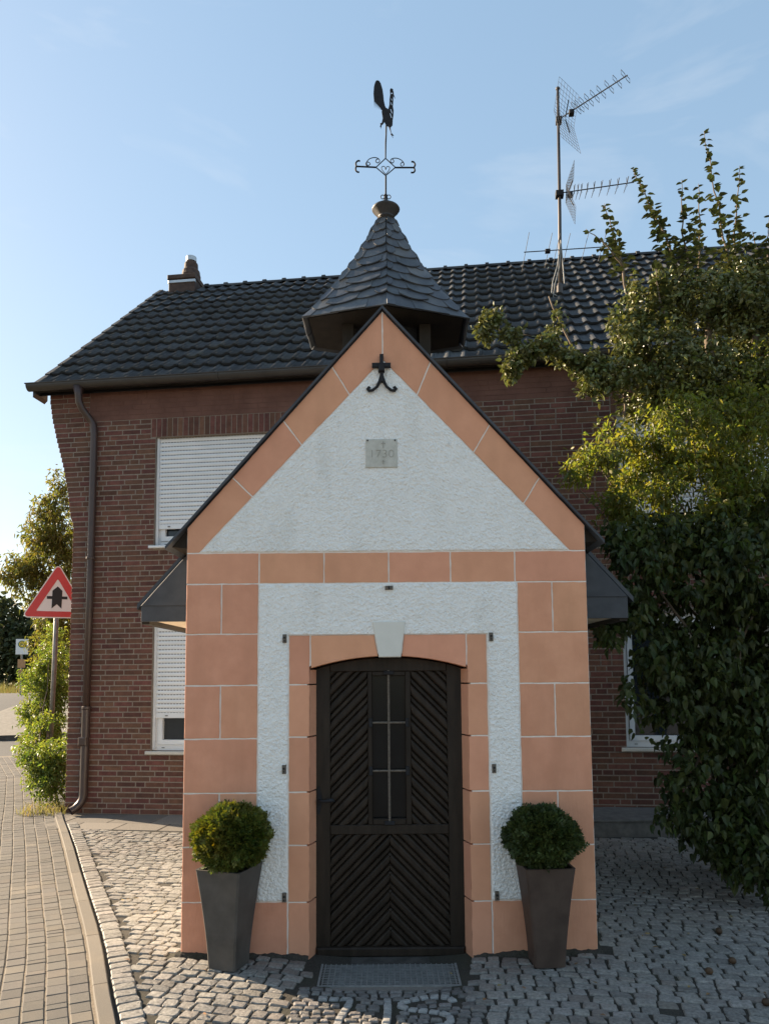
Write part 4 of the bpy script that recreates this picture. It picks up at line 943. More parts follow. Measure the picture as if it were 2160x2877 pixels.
# gutter, brackets, downpipe
mb = MB(); n_ = 10; rg = 0.066; vs = []
for u in (-0.53, UE + 0.3):
    for k in range(n_ + 1): a = math.pi * k / n_; vs.append((u, EV - 0.055 - rg * math.cos(a), 5.185 - rg * 1.15 * math.sin(a)))
    for k in range(n_, -1, -1): a = math.pi * k / n_; vs.append((u, EV - 0.055 - rg * 0.92 * math.cos(a), 5.188 - rg * 1.02 * math.sin(a)))
q = 2 * (n_ + 1); mb.add(vs, [(k, (k + 1) % q, q + (k + 1) % q, q + k) for k in range(q)] + [tuple(range(n_, -1, -1))]); gut = mb.build('gutter', M_gutter, house)
mb = MB(); mb.tube([(-0.54, EV - 0.055 - rg, 5.188), (UE + 0.3, EV - 0.055 - rg, 5.188)], 0.009, 8); mb.build('gutter_bead', M_gutter, gut)
for u in (1.9, 4.6, 7.3, 10): 
    mb = MB(); mb.tube([(u, EV - 0.055 - rg * 1.06 * math.cos(math.pi * k / 8), 5.185 - rg * 1.22 * math.sin(math.pi * k / 8)) for k in range(9)], 0.008, 6); mb.build('gutter_joint', M_gutter, gut)
mb = MB(); mb.box(-0.47, UE, EV + 0.02, EV + 0.045, 5.13, 5.21); mb.build('eaves_board', M_gutter, house)
mb = MB(); mb.add([(-0.47, EV + 0.03, 5.135), (-0.47, -0.005, 5.135), (UE, -0.005, 5.135), (UE, EV + 0.03, 5.135)], [(0, 1, 2, 3)]); mb.build('eaves_soffit', M_gutter, house)
mb = MB(); mb.prism([(-0.49, 5.05), (-0.45, 5.09), (-0.45, 5.20), (-0.49, 5.20)], EV - 0.02, 0.10); mb.build('barge_end', M_gutter, house)
pr = 0.043
pts = [(0.125, EV - 0.055, 5.13), (0.130, EV - 0.055, 5.03), (0.135, EV - 0.052, 4.95), (0.165, EV - 0.02, 4.86), (0.225, -0.075, 4.76), (0.262, -0.060, 4.70), (0.275, -0.058, 4.60), (0.275, -0.058, 2.6), (0.270, -0.058, 1.05)]
mb = MB(); mb.tube(pts, [pr * 1.6, pr * 1.05] + [pr] * 7, 14); dp = mb.build('downpipe', M_pipe, house, smooth=True)
mb = MB(); mb.tube([(0.270, -0.058, 1.22), (0.266, -0.058, 0.22), (0.258, -0.066, 0.17), (0.235, -0.085, 0.12), (0.20, -0.12, 0.075), (0.165, -0.16, 0.05)], pr * 1.13, 14, cap=False); mb.build('pipe_shoe', M_pipe, dp, smooth=True)
for z in (3.02, 1.225): mb = MB(); mb.lathe([(pr * 1.22, 0), (pr * 1.30, 0.008), (pr * 1.30, 0.03), (pr * 1.12, 0.036)], (0.273, -0.058, z), 16); mb.build('pipe_collar', M_pipe, dp)
mb = MB(); mb.cbox(0.205, 0.305, -0.118, -0.05, 0.80, 0.90, 0.012); mb.build('inspection_hatch', M_pipe, dp)
mb = MB(); mb.box(0.24, 0.31, -0.03, 0.0, 2.60, 2.63); mb.build('pipe_clip', M_pipe, dp)
# chimney at the gable end of the ridge
mb = MB(); mb.cbox(-0.25, 0.22, 3.20, 3.75, 7.9, 8.385, 0.01); mb.cbox(-0.27, 0.235, 3.18, 3.77, 8.385, 8.465, 0.01); ch = mb.build('chimney', M_clay, house)
mb = MB(); mb.cbox(-0.255, 0.225, 3.185, 3.22, 8.315, 8.365, 0.004); mb.build('flashing', M_steel, ch)
mb = MB(); mb.lathe([(0.165, 0), (0.165, 0.10), (0.155, 0.13), (0.150, 0.18), (0.120, 0.22), (0.115, 0.32), (0.10, 0.34)], (0.045, 3.46, 8.465), 18); mb.build('chimney_pot', M_clay, ch)
mb = MB(); mb.lathe([(0.09, 0), (0.09, 0.08), (0.082, 0.085)], (0.045, 3.46, 8.83), 18); mb.build('flue_liner', M_steel, ch)
# paving slabs along the house foot, and the raised concrete ledge on the right
mb = MB(); mb.box(0.02, 5.4, -0.86, 0.0, -0.05, -0.018); st = mb.build('slab_strip', M_joint, None, kind='structure'); st.matrix_basis = hm
for (v0, v1, off_) in ((-0.84, -0.50, 0.0), (-0.495, -0.01, 0.24)):
    u = 0.03 - off_
    while u < 5.4:
        a, b = max(0.03, u), min(5.4, u + 0.495)
        if b - a > 0.05:
            m_ = MB(); vs, fs = flat_block([(a + .003, v0), (b - .003, v0), (b - .003, v1), (a + .003, v1)], U(-.002, .002), 0.003, base=-0.02); m_.add(vs, fs); m_.build('slab', M_slab, st)
        u += 0.5
ledge = thing('concrete_ledge', 'low dark concrete ledge along the house foot under the bush', 'ledge', (3.6, 7.9, 0))
mb = MB(); mb.box(-2.35, 2.6, -0.43, 0.25, -0.05, 0.140); mb.cbox(-2.37, 2.6, -0.445, 0.26, 0.140, 0.165, 0.006); mb.build('plinth', M_ledge, ledge)
gr = thing('light_well_grating', 'small ribbed metal grating lying on the dark concrete ledge', 'grating', (3.15, 7.72, 0.166))
mb = MB()
for k in range(22): x = -0.30 + k * 0.028; mb.add([(x, -0.13, 0.002), (x + 0.014, -0.13, 0.020), (x + 0.028, -0.13, 0.002), (x, 0.16, 0.002), (x + 0.014, 0.16, 0.020), (x + 0.028, 0.16, 0.002)], [(0, 1, 4, 3), (1, 2, 5, 4), (0, 2, 1), (3, 4, 5)])
mb.build('ribbed_sheet', M_steel, gr); mb = MB(); mb.box(-0.32, -0.30, -0.14, 0.17, 0.0, 0.024); mb.box(0.316, 0.336, -0.14, 0.17, 0.0, 0.024); mb.build('grating_frame', M_steel, gr)
# ================================================================== THINGS
M_zinc = surf('grey_planter', (0.060, 0.055, 0.050), (0.090, 0.083, 0.076), scale=7, rough=0.55, bump=0.35, bscale=30, bdist=0.003, c3=(0.115, 0.10, 0.085), c3scale=5, c3amt=0.5)
M_brownp = surf('brown_planter', (0.055, 0.036, 0.028), (0.082, 0.055, 0.043), scale=7, rough=0.6, bump=0.5, bscale=35, bdist=0.004, c3=(0.10, 0.072, 0.055), c3scale=6, c3amt=0.5)
M_earth = surf('potting_soil', (0.03, 0.022, 0.015), (0.05, 0.038, 0.027), scale=40, rough=0.95, bump=0.8, bscale=80, bdist=0.01)
def planter(name, label, loc, rz, m, wt=0.138, wb=0.085, h=0.535):
    t = thing(name, label, 'planter', loc, rz, 'planters beside the chapel door')
    prof_ = []; K_ = 8
    for k in range(K_ + 1):
        f = k / K_; prof_.append((wb + (wt - wb) * (f ** 1.35), h * f))
    def ring(wd, z, bev=0.010): 
        b = bev; return [(-wd + b, -wd, z), (wd - b, -wd, z), (wd, -wd + b, z), (wd, wd - b, z), (wd - b, wd, z), (-wd + b, wd, z), (-wd, wd - b, z), (-wd, -wd + b, z)]
    rings = [ring(wd, z) for wd, z in prof_] + [ring(wt + 0.002, h + 0.006), ring(wt - 0.012, h + 0.006), ring(wt - 0.014, h - 0.03)]
    mb = MB(); mb.v = [p for r_ in rings for p in r_]; mb.f = [(j * 8 + k, j * 8 + (k + 1) % 8, (j + 1) * 8 + (k + 1) % 8, (j + 1) * 8 + k) for j in range(len(rings) - 1) for k in range(8)] + [tuple(range(7, -1, -1))]
    mb.build('pot', m, t)
    mb = MB(); mb.box(-wt + 0.012, wt - 0.012, -wt + 0.012, wt - 0.012, h - 0.06, h - 0.025); mb.build('soil', M_earth, t); return t
planter('planter', 'grey tapered square planter left of the chapel door', (-0.885, 4.295, 0.004), rad(-19), M_zinc)
planter('planter', 'brown tapered square planter right of the chapel door', (0.892, 4.300, 0.004), rad(3), M_brownp)
# foot scraper grating
M_grate = surf('galvanised_grating', (0.20, 0.198, 0.19), (0.29, 0.287, 0.275), scale=25, rough=0.55, metal=0.15, bump=0.2, bscale=90, bdist=0.002)
g = thing('foot_grating', 'galvanised foot scraper grating set in the ground at the chapel door', 'grating', (0.010, 4.255, -0.042))
mb = MB(); mb.box(-0.47, 0.50, -0.20, 0.15, -0.09, -0.075); mb.build('pit_floor', M_earth, g)
mb = MB(); mb.box(-0.43, -0.385, -0.165, 0.14, -0.08, 0.006); mb.box(0.385, 0.455, -0.165, 0.14, -0.08, 0.006); mb.box(-0.43, 0.455, -0.205, -0.165, -0.08, 0.004); mb.build('concrete_surround', M_slab, g)
mb = MB(); mb.box(-0.385, -0.373, -0.165, 0.14, -0.03, 0.010); mb.box(0.373, 0.385, -0.165, 0.14, -0.03, 0.010); mb.box(-0.373, 0.373, -0.165, -0.157, -0.03, 0.010); mb.build('grating_frame', M_grate, g)
bm_ = MB(); bm_.box(-0.003, 0.003, -0.157, 0.138, -0.020, 0.009); bme = bm_.mesh('bar')
for k in range(25): o = obj('bar', bme, M_grate, g); o.location = (-0.36 + k * 0.03, 0, 0)
bm_ = MB(); bm_.box(-0.373, 0.373, -0.0035, 0.0035, -0.006, 0.0065); bme = bm_.mesh('cross_rod')
for k in range(13): o = obj('cross_rod', bme, M_grate, g); o.location = (0, -0.145 + k * 0.0228, 0)

# ---- tv aerial on the house roof (local axes as the house front)
M_mast = surf('aerial_mast', (0.05, 0.045, 0.045), (0.09, 0.08, 0.075), scale=6, rough=0.5, metal=0.4, stretch=(1, 1, 0.2))
M_alu = surf('aerial_rods', (0.05, 0.05, 0.052), (0.08, 0.08, 0.085), scale=20, rough=0.5, metal=0.3)
M_cable = surf('pale_cable', (0.20, 0.205, 0.20), (0.27, 0.275, 0.27), scale=20, rough=0.6)
mloc = hm @ Vector((6.13, 1.816, 6.90))
an = thing('tv_aerial', 'tall television aerial mast with three antennas on the house roof', 'aerial', tuple(mloc), rad(-7.147))
mb = MB(); mb.tube([(0, 0, -0.15), (0.03, 0, 1.2), (0.055, 0, 3.12)], [0.026, 0.024, 0.020], 10); mast = mb.build('mast', M_mast, an, smooth=True)
mb = MB(); mb.lathe([(0.028, 0), (0.030, 0.02), (0.016, 0.035)], (0.055, 0, 3.10), 12); mb.build('mast_cap', M_mast, mast)
mb = MB(); mb.lathe([(0.045, 0), (0.042, 0.16), (0.028, 0.2)], (0, 0, -0.02), 12); mb.build('roof_collar', M_mast, mast)
for s, pts in enumerate(([(0.02, -0.03, 0.75), (-0.02, -0.04, 0.45), (-0.10, -0.05, 0.18), (-0.12, -0.06, 0.02), (-0.05, -0.06, -0.03)], [(0.03, -0.03, 0.75), (0.0, -0.04, 0.4), (-0.07, -0.05, 0.14), (-0.10, -0.06, -0.05), (0.02, -0.06, -0.07)], [(0.03, -0.03, 0.8), (0.05, -0.04, 0.4), (0.06, -0.05, 0.15)])):
    mb = MB(); mb.tube(pts, 0.008, 6); mb.build('cable', M_cable, an)
def mesh_reflector(parent, cx, cz, ax, w_, hgt, fold, ny=7, nz=9):
    """two wire grids in a V behind the antenna; ax = boom direction"""
    side = Vector((-ax.y, ax.x, 0)).normalized(); up = Vector((0, 0, 1))
    upn = (up - ax * up.dot(ax)).normalized(); side = ax.cross(upn).normalized()
    for s in (-1, 1):
        mb = MB(); d = (upn * s * math.cos(fold) + ax * math.sin(fold)); o_ = Vector((cx, 0, cz))
        for k in range(ny + 1): t = (k / ny - 0.5) * w_; mb.tube([tuple(o_ + side * t), tuple(o_ + side * t + d * hgt)], 0.0022, 4)
        for k in range(nz + 1): t = k / nz; t = t ** 1.3; mb.tube([tuple(o_ - side * w_ / 2 + d * hgt * t), tuple(o_ + side * w_ / 2 + d * hgt * t)], 0.0022, 4)
        mb.build('reflector_grid', M_alu, parent)
        mb = MB(); mb.tube([tuple(o_ + d * 0.02 + ax * 0.02), tuple(o_ + d * hgt * 0.55 + ax * 0.03)], 0.008, 6); mb.build('reflector_arm', M_alu, parent)
# upper antenna: points to the right, rising towards the viewer
ax = Vector((0.77, -0.64, 0.0)).normalized(); o0 = Vector((0.06, -0.03, 2.62))
mb = MB(); mb.tube([tuple(o0), tuple(o0 + ax * 1.06)], 0.0085, 6); up_a = mb.build('antenna_boom', M_alu, an)
mesh_reflector(up_a, o0.x + 0.07, o0.z + 0.01, ax, 0.50, 0.46, 0.22)
upn = (Vector((0, 0, 1)) - ax * ax.z).normalized(); sd_ = ax.cross(upn).normalized()
for k, t in enumerate((0.28, 0.33, 0.40, 0.48, 0.57, 0.67, 0.79, 0.91, 1.03)):
    c = o0 + ax * t; mb = MB(); L2 = 0.115; hh = 0.030
    for s in (-1, 1):
        b = c + upn * hh * 0.6
        mb.tube([tuple(c), tuple(c + upn * hh + sd_ * s * 0.02), tuple(c + upn * hh + sd_ * s * L2), tuple(c - upn * hh + sd_ * s * L2), tuple(c - upn * hh + sd_ * s * 0.02), tuple(c)], 0.0035, 5)
    mb.build('director', M_alu, up_a)
mb = MB(); c = o0 + ax * 0.20; mb.cbox(c.x - 0.035, c.x + 0.035, c.y - 0.04, c.y + 0.04, c.z - 0.055, c.z + 0.01, 0.008); mb.build('junction_box', M_iron, up_a)
mb = MB(); mb.cbox(0.015, 0.095, -0.05, 0.05, 2.585, 2.66, 0.008); mb.build('clamp', M_iron, up_a)
# middle antenna
ax = Vector((1, -0.10, 0.0)).normalized(); o0 = Vector((0.04, -0.03, 1.50))
mb = MB(); mb.tube([tuple(o0), tuple(o0 + ax * 1.0)], 0.0085, 6); md = mb.build('antenna_boom', M_alu, an)
mesh_reflector(md, o0.x + 0.085, o0.z, ax, 0.42, 0.36, 0.34)
for k, t in enumerate((0.19, 0.24, 0.29, 0.37, 0.46, 0.56, 0.67, 0.78, 0.90)):
    c = o0 + ax * t; mb = MB()
    for s in (-1, 1):
        mb.tube([tuple(c + Vector((0, s * 0.012, -0.006))), tuple(c + Vector((0.006, s * 0.10, 0.03))), tuple(c + Vector((-0.006, s * 0.18, -0.02))), tuple(c + Vector((0, s * 0.02, -0.03)))], 0.0035, 5)
    mb.tube([tuple(c + Vector((0.004, 0, -0.042))), tuple(c + Vector((0.004, 0, 0.085)))], 0.0045, 5); mb.build('director', M_alu, md)
mb = MB(); mb.cbox(0.15, 0.21, -0.07, 0.0, 1.43, 1.49, 0.008); mb.build('junction_box', M_iron, md); mb = MB(); mb.cbox(-0.02, 0.09, -0.05, 0.05, 1.46, 1.545, 0.008); mb.build('clamp', M_iron, md)
# lower vhf antenna with long rods
o0 = Vector((0.015, -0.03, 0.655)); mb = MB(); mb.tube([tuple(o0 + Vector((-0.50, 0, 0.008))), tuple(o0 + Vector((0.60, 0, -0.005)))], 0.008, 6); lw_ = mb.build('antenna_boom', M_alu, an)
for t, L2 in ((-0.48, 0.34), (-0.16, 0.30), (-0.05, 0.28), (0.09, 0.27), (0.34, 0.26), (0.58, 0.25)):
    c = o0 + Vector((t, 0, 0.0)); d = Vector((0.10, -0.72, 0.34)).normalized(); mb = MB(); mb.tube([tuple(c - d * L2 * 0.9), tuple(c + d * L2 * 0.9)], 0.004, 5); mb.build('rod', M_alu, lw_)
mb = MB(); mb.cbox(-0.19, -0.12, -0.06, 0.0, 0.63, 0.675, 0.006); mb.build('junction_box', M_iron, lw_)

# ---- priority road sign behind the house corner
M_signw = surf('sign_white', (0.78, 0.76, 0.74), (0.80, 0.78, 0.76), scale=5, rough=0.35, spec=0.5)
M_signr = surf('sign_red', (0.55, 0.035, 0.035), (0.60, 0.045, 0.04), scale=5, rough=0.35, spec=0.5)
M_signk = surf('sign_black', (0.02, 0.016, 0.015), (0.025, 0.02, 0.02), scale=5, rough=0.4)
M_post = surf('galvanised_post', (0.20, 0.19, 0.18), (0.28, 0.27, 0.26), scale=10, rough=0.5, metal=0.5)
M_signy = surf('sign_yellow', (0.75, 0.47, 0.03), (0.78, 0.50, 0.04), scale=5, rough=0.4)
M_signg = surf('sign_green', (0.03, 0.14, 0.07), (0.035, 0.16, 0.08), scale=5, rough=0.4)
def rtri(half, r, cz):
    """triangle, apex up, rounded corners; half = half base, base at z = cz"""
    h = half * 1.732; P = [Vector((-half, cz)), Vector((half, cz)), Vector((0, cz + h))]; out_ = []
    for i in range(3):
        p, a, b = P[i], (P[i - 1] - P[i]).normalized(), (P[(i + 1) % 3] - P[i]).normalized(); k = r * 1.732
        c = p + (a + b).normalized() * r * 2; s0 = p + a * k - c
        a0 = math.atan2(s0.y, s0.x); s1 = p + b * k - c; a1 = math.atan2(s1.y, s1.x)
        while a1 < a0: a1 += 2 * math.pi
        for q in range(6): t = a0 + (a1 - a0) * q / 5; out_.append((c.x + r * math.cos(t), c.y + r * math.sin(t)))
    return out_
sx, sy = -4.84, 10.9
sg = thing('road_sign', 'red bordered triangular priority sign on a grey post at the house corner', 'road sign', (sx, sy, 0), math.atan2(0.40, 0.916))
mb = MB(); mb.tube([(-0.045, 0.035, -0.1), (-0.01, 0.035, 1.9), (0.0, 0.035, 3.20)], 0.034, 12); mb.build('post', M_post, sg, smooth=True)
zb = 2.475
obj('plate', flat([rtri(0.475, 0.05, zb)], 0.006), M_signw, sg)
obj('red_border', flat([rtri(0.448, 0.036, zb + 0.016), rtri(0.281, 0.012, zb + 0.098)], 0.004), M_signr, sg).location = (0, -0.006, 0)
ar = [(567, 340), (617, 385), (612, 570), (562, 525), (507, 570), (512, 385)]; zp = lambda y: zb + 0.012 + (660 - y) * 0.00143; xp = lambda x: (x - 565) * 0.00128
obj('arrow', flat([[(xp(x), zp(y)) for x, y in ar]], 0.004), M_signk, sg).location = (0, -0.006, 0)
mb = MB(); mb.box(xp(455), xp(512), -0.008, -0.004, zp(472), zp(443)); mb.box(xp(615), xp(672), -0.008, -0.004, zp(472), zp(443)); mb.build('crossroad_bar', M_signk, sg)
# ---- bus stop sign by the far road
by = 30.0; bx = (62.5 - 1080) / 2078 * by
bs = thing('bus_stop_sign', 'white bus stop sign with H on a thin post by the far road', 'bus stop', (bx, by, gz(by)), 0.35)
mb = MB(); mb.tube([(0, 0.05, -0.1), (0, 0.05, 2.2)], 0.035, 10); mb.build('post', M_post, bs)
mb = MB(); mb.cbox(-0.23, 0.23, 0, 0.03, 1.62, 2.24, 0.004); mb.build('plate', M_signw, bs)
circ = lambda r_, z: [(r_ * math.cos(a), z + r_ * math.sin(a)) for a in [k * math.pi / 12 for k in range(24)]]
obj('ring', flat([circ(0.145, 2.03), circ(0.115, 2.03)], 0.006), M_signg, bs).location = (0, -0.006, 0)
obj('disc', flat([circ(0.115, 2.03)], 0.006), M_signy, bs).location = (0, -0.005, 0)
mb = MB(); mb.box(-0.055, -0.028, -0.014, -0.008, 1.96, 2.10); mb.box(0.028, 0.055, -0.014, -0.008, 1.96, 2.10); mb.box(-0.028, 0.028, -0.014, -0.008, 2.015, 2.043); mb.build('letter_h', M_signg, bs)
M_tt = surf('timetable_case', (0.42, 0.22, 0.10), (0.50, 0.28, 0.14), scale=12, rough=0.5)
for z0, z1, x0, x1 in ((1.08, 1.42, -0.14, 0.14), (0.72, 1.02, -0.11, 0.10)):
    mb = MB(); mb.cbox(x0, x1, 0.0, 0.05, z0, z1, 0.006); mb.build('timetable_case', M_tt, bs)
# ================================================================== PLANTS
random.seed(23)
def at(px, py, Y):
    """world point seen at photograph position (1661 px wide frame) on the depth plane Y"""
    x, y = px * 1.3004, py * 1.3004
    d = rt * (x - 1080) + upv * (1438.5 + 271 - y) + fwd * 2078
    return Vector((0, 0, EYE)) + d * (Y / d.y)
M_lilac = surf('lilac_leaf', (0.030, 0.042, 0.013), (0.060, 0.074, 0.019), scale=5, rough=0.48, var=0.4, hue=0.03, spec=0.3, trans=0.28, tval=2.2)  # leaf colour darkened to carry the deep shade of the lower foliage
M_yellow = surf('sunlit_yellowing_leaf', (0.085, 0.100, 0.022), (0.165, 0.165, 0.032), scale=4, rough=0.45, var=0.38, hue=0.035, spec=0.35, trans=0.45, tval=2.4)  # sunlight on the upper leaves put into the colour, along with autumn yellow
M_pear = surf('pear_leaf', (0.082, 0.098, 0.030), (0.145, 0.148, 0.044), scale=5, rough=0.36, var=0.35, hue=0.03, spec=0.5, trans=0.15)
M_shoot = surf('backlit_pear_leaf', (0.050, 0.066, 0.024), (0.090, 0.104, 0.034), scale=5, rough=0.4, var=0.35, hue=0.03, spec=0.4, trans=0.08)  # darker copy of the pear leaf: backlight against the sky put into the colour
M_walnut = surf('autumn_leaf', (0.095, 0.105, 0.028), (0.165, 0.15, 0.035), scale=3, rough=0.5, var=0.35, hue=0.04, spec=0.35, trans=0.38)
M_hedge = surf('shrub_leaf', (0.105, 0.145, 0.030), (0.175, 0.20, 0.045), scale=3, rough=0.45, var=0.32, hue=0.03, spec=0.4, trans=0.40)
M_far = surf('far_leaf', (0.035, 0.045, 0.018), (0.060, 0.068, 0.026), scale=1, rough=0.6, var=0.3, hue=0.02, trans=0.2)
M_thuja = surf('thuja_spray', (0.058, 0.078, 0.014), (0.115, 0.125, 0.022), scale=4, rough=0.55, var=0.35, hue=0.03, spec=0.3, trans=0.18, c3=(0.19, 0.14, 0.02), c3scale=5, c3amt=0.6)
M_thuja2 = surf('thuja_spray_dark', (0.032, 0.048, 0.014), (0.062, 0.080, 0.020), scale=4, rough=0.55, var=0.35, hue=0.02, spec=0.3, trans=0.15)
M_bark = surf('grey_bark', (0.11, 0.085, 0.06), (0.19, 0.15, 0.11), scale=14, rough=0.85, bump=0.6, bscale=40, bdist=0.006, stretch=(1, 1, 0.3))
M_straw = surf('dry_grass_blade', (0.15, 0.145, 0.05), (0.26, 0.22, 0.085), scale=4, rough=0.7, var=0.3, hue=0.03, trans=0.3)
def rdir(zb=0.0):
    while True:
        v = Vector((U(-1, 1), U(-1, 1), U(-1, 1)))
        if 0.05 < v.length < 1: v.normalize(); v.z += zb; return v.normalized()
def leaf_vf(p, d, size, wd, fold, droop=0.15, nrm=None):
    """a folded, drooping leaf: 7 points, 6 triangles"""
    d = d.normalized(); s = d.cross(nrm or Vector((0, 0, 1)))
    if s.length < 0.05: s = d.orthogonal()
    s.normalize(); n = s.cross(d).normalized(); w2 = size * wd * 0.5
    a = p; c1 = p + d * size * 0.38 - n * fold * w2; tip = p + d * size - Vector((0, 0, droop * size)); c2 = p + d * size * 0.72 - n * fold * w2 * 0.8 - Vector((0, 0, droop * size * 0.35))
    l1 = p + d * size * 0.30 + s * w2 + n * fold * w2 * 0.4; r1 = p + d * size * 0.30 - s * w2 + n * fold * w2 * 0.4
    l2 = p + d * size * 0.66 + s * w2 * 0.74 + n * fold * w2 * 0.2 - Vector((0, 0, droop * size * 0.3)); r2 = p + d * size * 0.66 - s * w2 * 0.74 + n * fold * w2 * 0.2 - Vector((0, 0, droop * size * 0.3))
    return [tuple(q) for q in (a, l1, c1, r1, l2, c2, r2, tip)], [(0, 1, 2), (0, 2, 3), (1, 4, 5, 2), (2, 5, 6, 3), (4, 7, 5), (5, 7, 6)]
def crown(blobs, count, size, wd=0.6, fold=0.35, droop=0.25, twig=0.10, per=9, down=-0.35, Yj=0.4, seedv=0):
    """leaves in twigs inside ellipsoids given as (px, py, rx, ry, Y, weight)"""
    mb = MB(); tw = []; area = [b[2] * b[3] * b[5] for b in blobs]; tot = sum(area)
    for b, ar_ in zip(blobs, area):
        nt_ = max(1, int(count * ar_ / tot / per))
        sc_ = 1.3004 * b[4] / 2078
        c = at(b[0], b[1], b[4]); rx, rz = b[2] * sc_, b[3] * sc_; ry = min((rx + rz) * 0.55, Yj + 0.1)
        for _ in range(nt_):
            v = rdir() * (R() ** 0.42); p = c + Vector((v.x * rx, v.y * ry, v.z * rz))
            # holes where a slow noise is low
            if noise.noise(p * 3.1 + Vector((seedv, 0, 0))) < -0.22: continue
            td = (rdir(0.25) + Vector((v.x, v.y, v.z)) * 0.7).normalized(); tw.append((p, td))
            for k in range(per):
                q = p + td * twig * (k / per - 0.3) + rdir() * twig * 0.22
                ld = (rdir(down) + td * 0.35).normalized(); sz = size * U(0.65, 1.15)
                vs, fs = leaf_vf(q, ld, sz, wd * U(0.85, 1.15), fold * U(0.5, 1.3), droop * U(0.3, 1.4), rdir(0.6)); mb.add(vs, fs)
    return mb, tw
def limbs(paths, m=M_bark):
    mb = MB()
    for pts, r0, r1 in paths:
        # smooth and slightly crooked
        P = [Vector(p) for p in pts]; out_ = []
        for k in range(len(P) - 1):
            for s in range(5): q = P[k].lerp(P[k + 1], s / 5); out_.append(q + rdir() * (P[k + 1] - P[k]).length * 0.018)
        out_.append(P[-1]); n_ = len(out_); mb.tube([tuple(q) for q in out_], [r0 + (r1 - r0) * i / (n_ - 1) for i in range(n_)], 7)
    return mb
def shift(mb, o): mb.v = [(x - o[0], y - o[1], z - o[2]) for x, y, z in mb.v]; return mb

# ---- the fruit tree on the right, with upright shoots against the sky
o0 = Vector((3.2, 6.75, 0)); pt = thing('fruit_tree', 'tall fruit tree with upright leafy shoots rising above the house roof at right', 'tree', tuple(o0))
PY = 6.65
P_ = lambda x, y, Y=PY: at(x, y, Y)
br = [([o0, o0 + Vector((-.05, -.05, 1.2)), P_(1560, 1150, 6.3)], 0.085, 0.06), ([P_(1560, 1150, 6.3), P_(1540, 900), P_(1530, 700), P_(1540, 600)], 0.055, 0.02), ([P_(1560, 1150, 6.3), P_(1620, 900), P_(1630, 700), P_(1640, 560)], 0.05, 0.015),
      ([P_(1550, 1050, 6.3), P_(1480, 900), P_(1420, 800), P_(1370, 720), P_(1345, 590)], 0.045, 0.010), ([P_(1480, 900), P_(1400, 850), P_(1320, 800), P_(1240, 762), P_(1185, 640)], 0.03, 0.007),
      ([P_(1240, 770), P_(1170, 752), P_(1120, 765), P_(1095, 800)], 0.010, 0.004), ([P_(1230, 745), P_(1190, 735), P_(1130, 722)], 0.005, 0.002), ([P_(1150, 750), P_(1100, 735), P_(1060, 690), P_(1030, 740)], 0.007, 0.003)]
shoots = [((1305, 440), (1350, 600), 15), ((1265, 495), (1345, 575), 5), ((1365, 362), (1475, 600), 30), ((1472, 388), (1492, 610), 15), ((1508, 397), (1505, 610), 15), ((1520, 283), (1580, 610), 24), ((1597, 358), (1588, 610), 19), ((1625, 500), (1640, 600), 7), ((1662, 462), (1668, 600), 10), ((1690, 380), (1680, 600), 10), ((1335, 690), (1350, 900), 10), ((1415, 560), (1440, 700), 9)]
pear_leaves = []
for (tx_, ty_), (bx_, by_), nl in shoots:
    Ys = PY + U(-0.25, 0.25); a, b = P_(bx_, by_, Ys), P_(tx_, ty_, Ys); mid = a.lerp(b, 0.5) + Vector((U(-.03, .03), U(-.05, .05), 0)); br.append(([a, mid, b], 0.012, 0.0025))
    for k in range(nl):
        t = (k + 0.5) / nl; t = 1 - (1 - t) ** 1.0
        p = a.lerp(b, t) + Vector((0, 0, 0)); dd = max(0.25, 1 - t)
        for s in range(3 if t > 0.55 else 8):
            az = k * 2.4 + s * math.pi + U(-.5, .5); d = Vector((math.cos(az), math.sin(az), U(-0.15, 0.55))); off_ = rdir() * 0.05 * (1 - t) * 2.0
            pear_leaves.append((p + off_, d, U(0.066, 0.095) * (1.0 if t < .85 else 0.75)))
shift(limbs(br), o0).build('trunk', M_bark, pt, smooth=True)
blobs = [(1440, 640, 50, 60, 6.58, 1.1), (1545, 660, 105, 85, 6.63, 1.2), (1600, 600, 70, 40, 6.68, .9), (1420, 870, 90, 45, 6.68, .8), (1540, 890, 110, 50, 6.68, .9), (1625, 720, 70, 120, 6.68, 1.2), (1420, 750, 65, 70, 6.53, 0.9), (1345, 815, 75, 42, 6.48, 1.0), (1290, 835, 45, 30, 6.43, 0.8), (1480, 810, 110, 80, 6.58, 1.2), (1600, 860, 100, 90, 6.63, 1.2), (1375, 690, 26, 60, 6.58, .8), (1700, 720, 90, 160, 6.68, .9), (1345, 720, 26, 85, 6.58, .8), (1365, 640, 18, 45, 6.58, .7), (1385, 775, 60, 55, 6.5, .8), (1510, 600, 70, 30, 6.63, 0.7),
         (1240, 770, 46, 24, 6.48, 1.8), (1280, 800, 40, 30, 6.48, 1.5), (1175, 748, 32, 18, 6.48, 2.0), (1130, 768, 30, 22, 6.43, 2.0), (1102, 798, 16, 24, 6.43, 2.4), (1062, 690, 20, 16, 6.43, 2.4), (1045, 715, 16, 24, 6.43, 2.0), (1100, 722, 26, 14, 6.43, 1.8), (1180, 640, 14, 12, 6.48, 1.5), (1200, 700, 12, 30, 6.48, .8)]
mb, _ = crown(blobs, 33000, 0.056, wd=0.62, fold=0.4, droop=0.12, twig=0.10, per=8, down=-0.1, Yj=0.4, seedv=5)
shift(mb, o0).build('crown', M_pear, pt)
mbr = MB()
